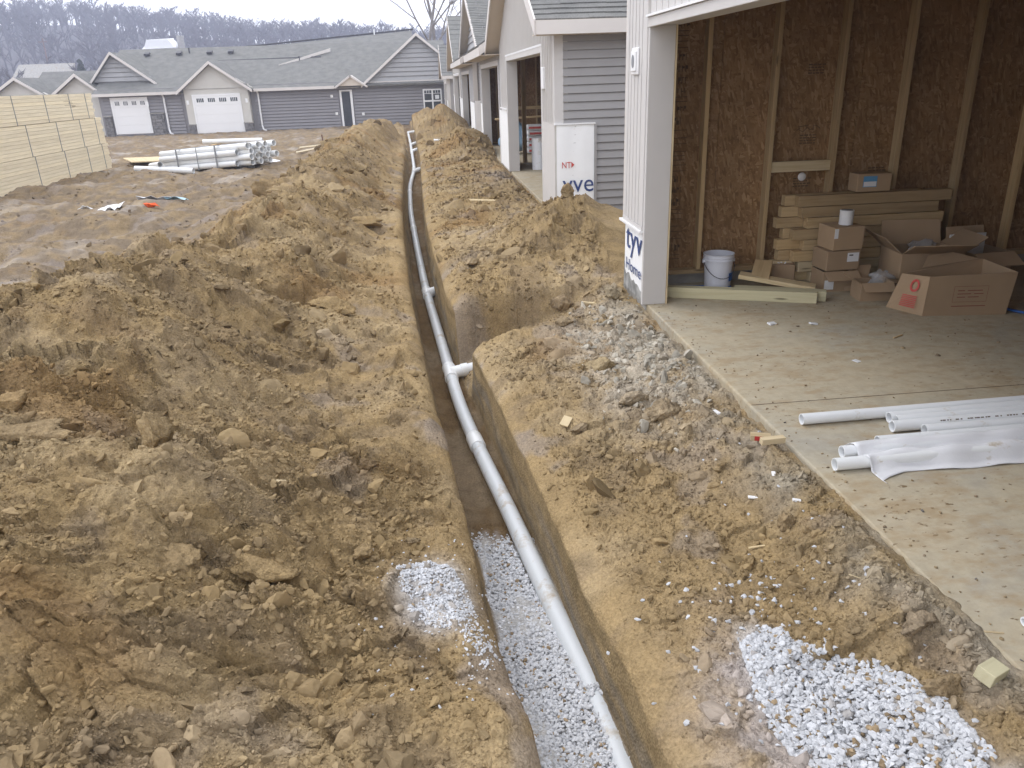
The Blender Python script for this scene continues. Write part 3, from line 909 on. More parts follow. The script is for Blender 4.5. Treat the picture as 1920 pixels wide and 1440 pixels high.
def eave_garage(name, label, Y0, Y1, o0, o1, x0=X0, eave=2.42, pitch=.62, base=0.0, wrapz=1.15, depth=6.4, detail=2, roof_run=5.2, y_over=(.0, .0), near_wall=True):
    t = thing(name, label, 'building', (x0, Y0, base))
    head = base + 2.05; oh = .40
    for ya, yb in ((Y0, o0 - .10), (o1 + .10, Y1)):
        MB().box(x0, x0 + .16, ya, yb, base - .02, eave + .2).build('front_wall', 'siding', t)
        lap_wall_x('lap_siding', ya, yb, x0, base + wrapz, eave - .10, t)
        MB().box(x0 - .010, x0 - .001, ya + .002, yb - .002, base + .02, base + wrapz).build('house_wrap', 'wrap', t)
    MB().box(x0, x0 + .16, o0 - .10, o1 + .10, head + .1, eave + .2).build('front_wall', 'siding', t)
    lap_wall_x('lap_siding', o0 - .10, o1 + .10, x0, head + .112, eave - .10, t)
    for ya, yb in ((o0 - .10, o0), (o1, o1 + .10)):
        MB().box(x0 - .020, x0 + .22, ya, yb, base, head).build('jamb', 'trim', t, bevel=.004)
    MB().box(x0 - .022, x0 + .22, o0 - .10, o1 + .10, head, head + .11).build('header_trim', 'trim', t, bevel=.004)
    if near_wall: MB().box(x0 + .16, x0 + depth, Y0 + .002, Y0 + .12, base - .02, eave + .2).build('side_wall', 'osb', t)
    MB().box(x0 + .16, x0 + depth, Y1 - .12, Y1 - .002, base - .02, eave + .2).build('side_wall', 'osb', t)
    MB().box(x0 + depth - .1, x0 + depth, Y0 + .12, Y1 - .12, base - .02, eave + .9).build('back_wall', 'osb', t)
    ya, yb = Y0 - y_over[0], Y1 + y_over[1]
    rise = pitch * roof_run
    deck = MB().slab((x0 - oh, yb, eave), (x0 - oh, ya, eave), (x0 - oh + roof_run, ya, eave + rise), (x0 - oh + roof_run, yb, eave + rise), .05)
    rf = deck.build('roof', 'soffit', t)
    shingle_plane((x0 - oh - .02, ya - .01, eave + .01), (x0 - oh - .02, yb + .01, eave + .01), (roof_run, 0, rise), int(math.hypot(roof_run, rise) / .145), rf, th=.016, tabs=detail > 1)
    MB().box(x0 - oh - .02, x0 - oh, ya, yb, eave - .17, eave + .005).build('eave_fascia', 'fascia', rf)
    MB().box(x0 - oh, x0 - .002, ya, yb, eave - .165, eave - .15).build('eave_soffit', 'soffit', rf)
    for yy in (ya, yb):
        s2 = -1 if yy == ya else 1
        m_ = MB()
        a, b = min(yy, yy + s2 * .02), max(yy, yy + s2 * .02)
        m_.prism([(x0 - oh - .02, eave - .17), (x0 - oh - .02, eave + .02), (x0 - oh + roof_run, eave + rise + .02), (x0 - oh + roof_run, eave + rise - .16)], 'y', a, b)
        m_.build('rake_board', 'fascia', rf)
    return t

# ------------------------------------------------------------------ near garage (open, unfinished inside)
near = thing('garage_building', 'open unfinished garage with bare osb walls and a beige corner post', 'building', (X0, 6.04, 0))
HEAD = 2.09
MB().box(X0, X0 + .15, 6.045, 6.70, .0, 2.9).build('front_wall', 'stucco', near)
for i, (ya, yb) in enumerate(((6.05, 6.17), (6.19, 6.27), (6.29, 6.37), (6.39, 6.47), (6.49, 6.56), (6.58, 6.64))):
    MB().box(X0 - .030, X0 - .002, ya, yb, .632, 2.86).build('vertical_panel', 'trim', near, bevel=.003)
MB().box(X0 - .020, X0 + .13, 6.652, 6.716, .60, 2.86).build('corner_board', 'fascia', near, bevel=.003)
MB().box(X0 - .036, X0 - .001, 6.045, 6.66, .600, .630).build('bottom_channel', 'trim', near)
MB().box(X0 - .050, X0 - .001, 6.045, 6.73, .580, .598).build('starter_strip', 'white', near)
w = MB()
yy_ = [6.05 + i * .0505 for i in range(13)]
vs = []
for i, y in enumerate(yy_):
    zb = .075 + .05 * random.random() + .05 * (i / 12)
    vs += [(X0 - .006 - .004 * random.random(), y, .578), (X0 - .007 - .006 * random.random(), y, .34), (X0 - .006, y, zb)]
fs = []
for i in range(12):
    for k in range(2): fs.append([i * 3 + k, i * 3 + k + 1, i * 3 + 4 + k, i * 3 + 3 + k])
w.add(vs, fs)
wrap_strip = w.build('house_wrap', 'wrap', near)
MB().box(X0 - .004, X0 - .001, 6.05, 6.70, .0, .22).build('torn_edge', 'wrap_torn', near)
lettering('tyv', .36, 'ink_blue', near, (X0 - .016, 6.60, .375), '-x', 1.18, .85)
lettering('Home', .165, 'ink_blue', near, (X0 - .016, 6.60, .185), '-x', 1.22, .85)
MB().box(X0 + .005, X0 + .25, 6.70, 6.745, -.4, .0).build('foundation', 'foundation', near)
MB().box(X0 + .012, X0 + .02, 6.02, 6.70, -.4, -.002).build('foundation', 'foundation', near)
# jamb post and header
MB().box(X0 - .024, X0 + .172, 6.005, 6.043, .0, HEAD).build('jamb', 'trim', near, bevel=.004)
MB().box(X0 + .174, X0 + .185, 6.0, 6.043, .0, HEAD).build('jamb_edge', 'pine_z', near)
MB().box(X0 - .002, X0 + .205, 1.20, 6.004, HEAD, HEAD + .03).build('header_soffit', 'trim', near)
MB().box(X0 - .030, X0 - .004, 1.20, 6.044, HEAD - .012, HEAD + .055).build('header_trim', 'trim', near, bevel=.004)
MB().box(X0 - .048, X0 - .004, 1.20, 6.044, HEAD + .057, HEAD + .072).build('drip_cap', 'white', near)
MB().box(X0, X0 + .15, .60, 6.044, HEAD + .031, 2.9).build('header_wall', 'stucco', near)
y = 5.97
while y > 1.2:
    MB().box(X0 - .030, X0 - .002, y - .128, y, HEAD + .074, 2.86).build('vertical_panel', 'trim', near, bevel=.003)
    y -= .142
MB().box(X0, X0 + .20, -.6, 1.20, .0, HEAD + .03).build('front_wall', 'stucco', near)
# light mounting block
lb = MB().box(X0 - .048, X0 - .031, 6.245, 6.425, 1.76, 1.955).build('light_block', 'white', near, bevel=.008)
MB().box(X0 - .060, X0 - .049, 6.268, 6.402, 1.785, 1.93).build('raised_face', 'white', lb, bevel=.006)
m_ = MB()
pts = [(X0 - .0625, 6.335 + .038 * math.cos(a), 1.857 + .048 * math.sin(a)) for a in [2 * math.pi * k / 24 for k in range(24)]]
pt2 = [(X0 - .0605, p[1], p[2]) for p in pts]
m_.add(pts + pt2, [list(range(24))] + [[k, (k + 1) % 24, 24 + (k + 1) % 24, 24 + k] for k in range(24)])
m_.build('knockout_hole', 'steel', lb)
# interior: OSB side wall on a curb, studs, plate, blocking, ceiling, back and near wall
MB().box(X0 + .15, 8.1, 6.615, 6.70, .0, .10).build('curb', 'foundation', near)
x = X0 + .151
for k, xw in enumerate((0.62, 1.22, 1.22, 1.22, 1.22, .75)):
    MB().box(x, x + xw - .004, 6.640, 6.652, .10, 2.75).build('osb_panel', 'osb', near)
    x += xw
for xs in (2.33, 2.91, 3.48, 4.06, 4.65, 5.23, 5.82, 6.40, 6.98, 7.56):
    MB().box(xs - .019, xs + .019, 6.55, 6.639, .140, 2.74).build('stud', 'stud_z', near, bevel=.002)
MB().box(X0 + .206, 8.0, 6.549, 6.6395, .101, .139).build('bottom_plate', 'stud_x', near)
MB().box(2.931, 3.459, 6.562, 6.60, .94, 1.025).build('blocking', 'pine_x', near)
MB().box(X0 + .20, 8.0, .0, 6.64, 2.751, 2.80).build('ceiling', 'osb', near)
for yj in np.arange(.4, 6.5, .61):
    MB().box(X0 + .2, 8.0, yj, yj + .038, 2.56, 2.75).build('joist', 'stud_x', near)
MB().box(8.0, 8.12, -.6, 6.70, .0, 2.8).build('back_wall', 'osb', near)
MB().box(X0 + .2, 8.0, -.6, -.48, .0, 2.8).build('side_wall', 'osb', near)
MB().box(X0 + .15, 8.1, 6.655, 6.70, .0, 2.9).build('side_wall', 'siding', near)
vt = MB().lathe([(.0, .012), (.030, .012), (.036, .006), (.036, 0)], (0, 0, 0), 20)
vt.v = [(3.25 + a, 6.639 - c, .885 + b) for a, b, c in vt.v]
vt.build('vent_cap', 'white', near, smooth=True)
# factory stamps printed on the sheathing (too faint to read) and a pencil scrawl
st = MB(); rr = random.Random(3)
z = .22
while z < 2.3:
    h = rr.choice((.05, .07, .09)); kind = rr.random()
    xa, xb = 2.075, 2.075 + rr.uniform(.10, .14)
    if kind < .5:
        for q in range(int((xb - xa) / .028)):
            st.box(xa + q * .028, xa + q * .028 + .006, 6.6385, 6.6395, z, z + h * .7)
            if rr.random() < .6: st.box(xa + q * .028, xa + q * .028 + .022, 6.6385, 6.6395, z + h * rr.choice((0, .3, .62)), z + h * rr.choice((0, .3, .62)) + .006)
    else:
        st.box(xa, xb, 6.6385, 6.6395, z, z + .005).box(xa, xb, 6.6385, 6.6395, z + h * .7, z + h * .7 + .005).box(xa, xa + .005, 6.6385, 6.6395, z, z + h * .7)
    z += h + .02
for sx, sz in ((3.24, .80), (3.26, 1.16), (3.28, 1.72), (3.92, .86)):
    for r2 in range(4):
        q = 0
        while q < .13:
            w_ = rr.uniform(.012, .035); st.box(sx - .065 + q, sx - .065 + q + w_, 6.6385, 6.6395, sz + r2 * .022, sz + r2 * .022 + .010); q += w_ + .008
tag(st.build('grade_stamps', 'ink_stamp', near), kind='stuff')
sc_ = MB()
pts = [(3.16 + .020 * k + .012 * math.sin(k * 2.1), 6.637, 1.27 + .02 * math.sin(k * 1.7) + .003 * k) for k in range(11)]
sc_.tube(pts, .0022, 5).tube([(3.17, 6.637, 1.30), (3.26, 6.637, 1.312)], .0022, 5)
sc_.build('pencil_scrawl', 'ink_black', near)

# ------------------------------------------------------------------ second garage and its near side wall
g2 = gable_garage('gabled_garage', 'board and batten gabled garage with open door and house wrap by its corner', 10.44, 17.60, 11.62, 16.30, far_wall=False)
MB().box(X0 - .014, X0 - .001, 10.46, 11.516, .0, 1.20).build('front_panel', 'trim', g2)
lap_wall_y('lap_course', X0 + .098, 4.6, 10.438, .03, 2.37, g2, each=True)
MB().box(X0 + .10, 4.6, 10.42, 10.45, -.4, .03).build('foundation', 'foundation', g2)
wp = MB()
nx, nz = 9, 10
vs = [(1.702 + .50 * i / (nx - 1), 10.412 - .006 * random.random() - .004 * math.sin(i * 1.3), -.05 + 1.235 * k / (nz - 1)) for k in range(nz) for i in range(nx)]
fs = [[k * nx + i, k * nx + i + 1, (k + 1) * nx + i + 1, (k + 1) * nx + i] for k in range(nz - 1) for i in range(nx - 1)]
wp.add(vs, fs)
wrap2 = wp.build('house_wrap', 'wrap', g2, smooth=True)
MB().box(2.203, 2.235, 10.395, 10.437, -.05, 1.19).build('side_channel', 'siding', g2)
MB().box(1.672, 2.215, 10.392, 10.436, 1.188, 1.206).build('starter_strip', 'white', g2)
lettering('yve', .33, 'ink_blue', g2, (1.775, 10.400, .335), '-y', .96, 1.0)
lettering('NT', .115, 'ink_red', g2, (1.765, 10.400, .645), '-y', .8, 1.0)
m_ = MB(); m_.add([(1.895, 10.401, .725), (1.935, 10.401, .685), (1.895, 10.401, .645), (1.895, 10.4015, .725), (1.935, 10.4015, .685), (1.895, 10.4015, .645)], [[0, 1, 2], [5, 4, 3], [0, 3, 4, 1], [1, 4, 5, 2], [2, 5, 3, 0]])
m_.build('triangle_mark', 'ink_red', g2)
lb2 = MB().box(X0 - .045, X0 - .013, 11.20, 11.42, 1.62, 1.90).build('light_block', 'white', g2, bevel=.008)
# interior of the second garage: studs and sheathing on its far wall
# wall of the recess between the two near garages
rec = thing('recess_wall', 'grey lap siding wall set back between the two nearest garages', 'building wall', (4.6, 6.75, 0))
MB().box(4.6, 4.75, 6.75, 10.43, -.3, 2.7).build('wall', 'siding', rec)
lap_wall_x('lap_siding', 6.75, 10.42, 4.6, .05, 2.6, rec)
g3 = eave_garage('eaved_garage', 'lap sided garage with open door and shingled eave beyond the gabled garage', 17.61, 23.92, 18.15, 23.1, y_over=(-.35, .30), near_wall=False)
for xs in np.arange(2.15, 7.9, .58):
    MB().box(xs - .019, xs + .019, 23.71, 23.798, .06, 2.6).build('stud', 'stud_z', g3)
MB().box(X0 + .17, 8.0, 23.71, 23.798, .021, .059).build('bottom_plate', 'stud_x', g3)
MB().box(2.2, 4.8, 23.67, 23.708, .93, 1.02).build('blocking', 'stud_x', g3)
MB().box(2.17, 2.26, 17.9, 18.0, .0, 2.6).build('inner_post', 'stud_z', g3)
MB().box(X0 + .16, 8.0, 10.95, 23.7, 2.50, 2.54).build('ceiling', 'osb', g3)
g4 = eave_garage('eaved_garage', 'lap sided garage with bright house wrap on its near side, past the second gap', 26.85, 35.4, 29.0, 34.3, y_over=(.35, -.3), base=-.06, roof_run=1.7)
lap_wall_y('lap_siding', X0 + .0, 4.6, 26.84, 1.15, 2.5, g4)
MB().box(X0 + .005, 4.5, 26.815, 26.835, -.3, 1.15).build('house_wrap', 'wrap', g4)
MB().box(X0 - .02, X0 + .12, 26.80, 26.838, 1.152, 2.4).build('corner_board', 'trim', g4)
g5 = gable_garage('gabled_garage', 'distant gabled garage front with brown rake soffit near the grey house', 35.6, 43.6, 36.9, 42.6, base=-.10, detail=1, batten_step=.3)
g6 = gable_garage('gabled_garage', 'last gabled garage of the row beside the far house window', 46.4, 52.6, 47.6, 51.4, x0=1.45, base=-.45, eave=2.05, detail=1, batten_step=.4)
# tall gable of the house body behind the eaved garages
HX, HC, HW, HE, HP = 2.02, 30.2, 5.2, 2.62, .37
hb = thing('house_gable', 'tall shake sided house gable rising behind the garage eaves', 'building', (HX, HC, HE))
pk = HE + .05 + HP * HW
MB().prism([(HC - HW, HE), (HC + HW, HE), (HC + HW, HE + .05), (HC, pk), (HC - HW, HE + .05)], 'x', HX, HX + .2).build('gable_wall', 'shake', hb)
lw = MB()
for i in range(9):
    z = HE + .04 + i * .22; half = (pk - z) / HP
    if half > .3: lw.prism([(HX - .045, z), (HX - .001, z + .22), (HX - .001, z)], 'y', HC - half, HC + half)
lw.build('shake_course', 'shake', hb)
for sgn in (-1, 1):
    ye = HC + sgn * (HW + .35); ze = pk + .12 - HP * (HW + .35)
    d = MB()
    A, B, Cq, D = (HX - .30, ye, ze), (HX + 7, ye, ze), (HX + 7, HC, pk + .12), (HX - .30, HC, pk + .12)
    d.slab(A, B, Cq, D, .10) if sgn < 0 else d.slab(B, A, D, Cq, .10)
    rf = d.build('roof', 'soffit', hb)
    shingle_plane((HX - .33, ye, ze + .012), (HX + 7, ye, ze + .012), (0, HC - ye, pk + .12 - ze), 34, rf, tabs=True)
    rk = MB(); xa_, xb_ = HX - .345, HX - .301
    rk.add([(xa_, ye, ze - .14), (xa_, ye, ze + .02), (xa_, HC, pk + .14), (xa_, HC, pk - .04), (xb_, ye, ze - .14), (xb_, ye, ze + .02), (xb_, HC, pk + .14), (xb_, HC, pk - .04)],
           [[0, 1, 2, 3], [7, 6, 5, 4], [0, 4, 5, 1], [1, 5, 6, 2], [2, 6, 7, 3], [3, 7, 4, 0]])
    rk.build('rake_board', 'fascia', rf)

# ------------------------------------------------------------------ drain pipe in the trench
PR = .050
drain = thing('drain_pipe', 'long white pvc drain pipe lying in the trench', 'pipe', (.562, 2.07, -.62))
def pp(y): return Vector((float(PX(y)), y, float(PZ(y))))
ysm = np.concatenate([np.arange(1.2, 10, .22), np.arange(10, 37.7, .6)])
# gently curved run: smooth the measured points
px_s = np.array([np.mean([PX(y + d) for d in np.linspace(-.8, .8, 9)]) if y > 3 else PX(y) for y in ysm])
joints = [1.2, 4.95, 6.40, 9.28, 13.9, 18.6, 23.3, 28.0, 33.0, 37.6]
for a, b in zip(joints[:-1], joints[1:]):
    ys_ = [a] + [y for y in ysm if a + .05 < y < b - .05] + [b]
    m_ = MB().tube([(float(np.interp(y, ysm, px_s)), y, float(PZ(y))) for y in ys_], PR, 20)
    autosmooth(m_.build('pipe_length', 'pvc_main', drain), 50)
    if b not in (6.40, 9.28) and b < 37:
        c0 = Vector((float(np.interp(b - .09, ysm, px_s)), b - .09, float(PZ(b - .09)))); c1 = Vector((float(np.interp(b + .09, ysm, px_s)), b + .09, float(PZ(b + .09))))
        autosmooth(MB().tube([c0, c0 * .96 + c1 * .04, c1 * .96 + c0 * .04, c1], [PR + .003, PR + .007, PR + .007, PR + .003], 20).build('bell_joint', 'pvc_fit', drain), 50)
def tee(y, stub, dz=.0, ang=0.0):
    c = Vector((float(np.interp(y, ysm, px_s)), y, float(PZ(y))))
    d = (Vector((float(np.interp(y + .2, ysm, px_s)), y + .2, float(PZ(y + .2)))) - c).normalized()
    m_ = MB()
    m_.tube([c - d * .15, c - d * .149, c - d * .10, c - d * .098, c + d * .098, c + d * .10, c + d * .149, c + d * .15], [PR + .004, PR + .009, PR + .009, PR + .005, PR + .005, PR + .009, PR + .009, PR + .004], 20)
    e = Vector((math.cos(ang), math.sin(ang), dz)).normalized()
    m_.tube([c, c + e * .10, c + e * .101, c + e * .16], [PR + .005, PR + .005, PR + .010, PR + .010], 20)
    t_ = autosmooth(m_.build('tee_fitting', 'pvc_fit', drain), 40)
    s_ = MB().hollow(c + e * .13, c + e * stub, PR, .005, 20)
    autosmooth(s_.build('branch_stub', 'pvc', t_), 50)
tee(6.40, .46, .10, .18)
tee(9.28, .26, .14, .25)
tee(22.6, .30, .3, .2); tee(28.6, .30, .3, .2); tee(31.3, .32, .3, .2)
e0 = Vector((float(np.interp(37.6, ysm, px_s)), 37.6, float(PZ(37.6))))
autosmooth(MB().tube([e0, e0 + Vector((0, .10, 0)), e0 + Vector((.03, .17, 0)), e0 + Vector((.10, .20, 0)), e0 + Vector((.42, .22, .02))], PR + .006, 16).build('elbow_fitting', 'pvc_fit', drain), 60)

# ------------------------------------------------------------------ crushed gravel
def hull_proto(seed, npts=13, sq=(1, .8, .62)):
    r = random.Random(seed); bm = bmesh.new()
    for i in range(npts):
        u = Vector((r.gauss(0, 1), r.gauss(0, 1), r.gauss(0, 1))).normalized()
        bm.verts.new((u.x * sq[0] * r.uniform(.8, 1.1), u.y * sq[1] * r.uniform(.8, 1.1), u.z * sq[2] * r.uniform(.8, 1.1)))
    res = bmesh.ops.convex_hull(bm, input=bm.verts)
    gone = [g for g in set(res['geom_interior'] + res['geom_unused']) if isinstance(g, bmesh.types.BMVert)]
    if gone: bmesh.ops.delete(bm, geom=gone, context='VERTS')
    bmesh.ops.triangulate(bm, faces=bm.faces)
    bm.verts.index_update()
    V = np.array([v.co[:] for v in bm.verts]); F = np.array([[v.index for v in f.verts] for f in bm.faces])
    bm.free(); return V, F
PROTO = [hull_proto(i) for i in range(24)]
def rand_rot(rng, flat=1.0):
    a = Euler((rng.uniform(-1, 1) * flat * 1.6, rng.uniform(-1, 1) * flat * 1.6, rng.uniform(0, 6.28))).to_matrix()
    return np.array(a)
def scatter(name, items, protos, cols, mat, attr='tint', smooth=False, flat=.6):
    """items: list of (x,y,z,size)"""
    Vs, Fs, Cs, Rs = [], [], [], []; o = 0
    rng = random.Random(len(items))
    for (x, y, z, s), c in zip(items, cols):
        V, F = protos[rng.randrange(len(protos))]
        W = (V * s * np.array([rng.uniform(.8, 1.2), rng.uniform(.8, 1.2), rng.uniform(.75, 1.1)])) @ rand_rot(rng, flat).T + np.array([x, y, z])
        Vs.append(W); Fs.append(F + o); o += len(W)
        Cs.append(np.broadcast_to(c, W.shape))
    V = np.concatenate(Vs); F = np.concatenate(Fs); Cc = np.concatenate(Cs)
    at = {attr: Cc}
    if attr == 'soil': at['rough'] = np.full(len(V), .75)
    return fast_mesh(name, V, F, mat, smooth, at)
def gravel_colour(rng, n, dirty=.08):
    base = np.array([.63, .64, .665]) * rng.uniform(.84, 1.12, (n, 1))
    br = np.array([.36, .27, .17]); pick = rng.random(n) < dirty
    base[pick] = br * rng.uniform(.7, 1.2, (pick.sum(), 1))
    return np.clip(base, .05, .82)
# ------------------------------------------------------------------ loose soil: crumbs and clods
def ico_proto(sub, seed, amp, sq):
    bm = bmesh.new(); bmesh.ops.create_icosphere(bm, subdivisions=sub, radius=1.0)
    V = np.array([v.co[:] for v in bm.verts]); F = np.array([[v.index for v in f.verts] for f in bm.faces]); bm.free()
    rng = np.random.default_rng(seed)
    for k in range(15):                                        # shear off flat faces
        nrm = rng.normal(size=3); nrm /= np.linalg.norm(nrm); dd = rng.uniform(.42, .82)
        h = V @ nrm; V = V - np.outer(np.clip(h - dd, 0, None) * .96, nrm)
    n = perlin(V[:, 0] * 2.2 + seed, V[:, 1] * 2.2 + V[:, 2] * 1.7, seed) + .5 * perlin(V[:, 0] * 5 + V[:, 2] * 3, V[:, 1] * 5 - seed, seed + 9)
    V = V * (1 + amp * n[:, None])
    return V * np.array(sq), F
CL_S = [ico_proto(2, 100 + i, .13, (1.1, .7 + .05 * i, .75)) for i in range(12)]
CL_L = [ico_proto(3, 200 + i, .20, (1, .85, .7)) for i in range(8)]
def soil_tone(rng, n):
    t = rng.random((n, 1)); u = rng.random((n, 1))
    c = OCHRE * (1 - t) + TAN * t
    c = np.where(u < .38, BROWN * 1.15 * (.8 + .5 * t), c)
    c = np.where(u > .93, np.array([.20, .185, .17]), c)
    return np.clip(c * rng.uniform(.85, 1.15, (n, 1)), .02, .6)
def inst_material(name, attr):
    m, n, l, b = newmat(name)
    at = n.new('ShaderNodeAttribute'); at.attribute_name = attr; at.attribute_type = 'INSTANCER'
    v = coords(n, l, kind='Object')
    f = noise(n, l, v, 1.4, 4, .6)
    k = ramp(n, l, f, [(.3, (.86,) * 3), (.7, (1.12,) * 3)])
    l.new(mixc(n, l, 1.0, at.outputs['Color'], k, 'MULTIPLY'), b.inputs['Base Color'])
    b.inputs['Roughness'].default_value = 1.0; b.inputs['Specular IOR Level'].default_value = 0.05
    return m
MAT['soil_pieces'] = inst_material('soil_pieces', 'soil')
MAT['gravel_pieces'] = inst_material('crushed_limestone_pieces', 'tint')
def proto_objects(protos, name, mat, smooth=False):
    out = []
    for V, F in protos:
        me = bpy.data.meshes.new(name)
        me.from_pydata([tuple(v) for v in V], [], [list(map(int, f)) for f in F]); me.materials.append(MAT[mat])
        if smooth: me.polygons.foreach_set('use_smooth', [True] * len(me.polygons))
        out.append(me)
    return out
def instanced(name, pos, size, colour, meshes, attr, seed=0, tilt=1.2):
    """one point cloud of pieces; geometry nodes put a small rock mesh on every point"""
    me = bpy.data.meshes.new(name)
    me.vertices.add(len(pos)); me.vertices.foreach_set('co', np.ascontiguousarray(pos, np.float32).ravel())
    a1 = me.attributes.new('size', 'FLOAT', 'POINT'); a1.data.foreach_set('value', size.astype(np.float32))
    a2 = me.attributes.new(attr, 'FLOAT_COLOR', 'POINT'); rgba = np.ones((len(pos), 4), np.float32); rgba[:, :3] = colour; a2.data.foreach_set('color', rgba.ravel())
    a3 = me.attributes.new('rough', 'FLOAT', 'POINT'); a3.data.foreach_set('value', np.full(len(pos), .6, np.float32))
    ob = bpy.data.objects.new(name, me); COL.objects.link(ob); WORLD[ob.name] = Vector((0, 0, 0))
    ng = bpy.data.node_groups.new(name + '_nodes', 'GeometryNodeTree')
    ng.interface.new_socket('Geometry', in_out='INPUT', socket_type='NodeSocketGeometry')
    ng.interface.new_socket('Geometry', in_out='OUTPUT', socket_type='NodeSocketGeometry')
    N, L = ng.nodes, ng.links
    gi, go = N.new('NodeGroupInput'), N.new('NodeGroupOutput')
    m2p = N.new('GeometryNodeMeshToPoints'); L.new(gi.outputs[0], m2p.inputs['Mesh'])
    jn = N.new('GeometryNodeJoinGeometry')
    for k, pm in enumerate(meshes[::-1]):
        po_ = bpy.data.objects.new(name + '_shape', pm)
        oi = N.new('GeometryNodeObjectInfo'); oi.inputs['Object'].default_value = po_
        oi.inputs['As Instance'].default_value = True
        L.new(oi.outputs['Geometry'], jn.inputs[0])
    iop = N.new('GeometryNodeInstanceOnPoints'); L.new(m2p.outputs[0], iop.inputs['Points']); L.new(jn.outputs[0], iop.inputs['Instance'])
    iop.inputs['Pick Instance'].default_value = True
    ri = N.new('FunctionNodeRandomValue'); ri.data_type = 'INT'
    for so in ri.inputs:
        if so.type == 'INT' and so.name == 'Min': so.default_value = 0
        if so.type == 'INT' and so.name == 'Max': so.default_value = len(meshes) - 1
        if so.name == 'Seed': so.default_value = seed
    L.new([o_ for o_ in ri.outputs if o_.type == 'INT'][0], iop.inputs['Instance Index'])
    rv = N.new('FunctionNodeRandomValue'); rv.data_type = 'FLOAT_VECTOR'
    rv.inputs[0].default_value = (-tilt, -tilt, 0); rv.inputs[1].default_value = (tilt, tilt, 6.283)
    L.new(rv.outputs[0], iop.inputs['Rotation'])
    na = N.new('GeometryNodeInputNamedAttribute'); na.data_type = 'FLOAT'; na.inputs['Name'].default_value = 'size'
    rs_ = N.new('FunctionNodeRandomValue'); rs_.data_type = 'FLOAT_VECTOR'
    rs_.inputs[0].default_value = (.8, .7, .6); rs_.inputs[1].default_value = (1.25, 1.1, .95)
    vm = N.new('ShaderNodeVectorMath'); vm.operation = 'SCALE'
    L.new(rs_.outputs[0], vm.inputs[0]); L.new(na.outputs[0], vm.inputs['Scale']); L.new(vm.outputs[0], iop.inputs['Scale'])
    L.new(iop.outputs[0], go.inputs[0])
    md = ob.modifiers.new('pieces', 'NODES'); md.node_group = ng
    return ob
CRUMB_SHAPES = proto_objects([hull_proto(600 + i, 16, (1, .85, .72)) for i in range(8)], 'crumb', 'soil_pieces')
NUG_SHAPES = proto_objects([ico_proto(2, 300 + i, .13, (1, .85, .75)) for i in range(8)], 'nugget', 'soil_pieces')
LUMP_SHAPES = proto_objects([ico_proto(3, 100 + i, .12, (1.1, .75 + .05 * i, .75)) for i in range(8)], 'lump', 'soil_pieces')
def crumbs():
    rng = np.random.default_rng(8)
    def field(N, ymax, pw, gain):
        y = 1.15 * (ymax / 1.15) ** rng.random(N) ** pw
        x = np.where(rng.random(N) < .66, XL(y) - rng.random(N) * (1.0 + .62 * y), XR(y) + rng.random(N) * (X0 - .03 - XR(y)))
        z, rough, flat, edge, left, heap = soil(x, y)
        x_, y_ = lean(x, y)
        p = (.06 + .94 * np.clip(rough, .0, 1)) ** 1.1 * (1 - .6 * flat) * sstep(.01, .10, edge)
        p = p * np.clip(.55 + .9 * fbm(x * 1.3, y * 1.3, 401, 3), .12, 1.2)
        keep = rng.random(N) < p * gain
        x, y, z, rough, flat, left, heap, x_, y_ = [q[keep] for q in (x, y, z, rough, flat, left, heap, x_, y_)]
        tone = soil_colour(x, y, z, rough, flat, left, heap) * rng.uniform(.70, 1.0, (len(x), 1))
        od = rng.random(len(x)); tone[od < .10] *= .8
        return x_, y_, z, tone, y
    for nm, N, ymax, pw, gain, shapes, lo, sp, par, cap, up, lab, attr in (
            ('soil_crumbs', 420000, 9, 1.0, .62, CRUMB_SHAPES, .0022, .0032, 2.6, .011, .25, 'small loose crumbs of excavated soil over both banks', 'soil'),
            ('soil_nuggets', 260000, 22, 1.05, .60, NUG_SHAPES, .0060, .0065, 2.3, .030, .08, 'walnut sized loose nuggets of excavated soil over both banks', 'soil'),
            ('soil_lumps', 19000, 32, 1.1, .60, LUMP_SHAPES, .018, .014, 2.2, .080, -.12, 'fist sized loose lumps of excavated soil over both banks', 'soil')):
        x, y, z, tone, y0 = field(N, ymax, pw, gain)
        s_ = np.clip((lo + sp * rng.pareto(par, len(x))), lo, cap) * np.interp(y0, [1, 3, 8, 18, 30], [.8, 1.0, 1.6, 2.3, 2.8])
        pos = np.stack([x, y, z + s_ * up], -1)
        print(nm, len(x))
        tag(instanced(nm, pos, s_, tone, shapes, attr, seed=N % 97), lab, 'soil', kind='stuff')
crumbs()

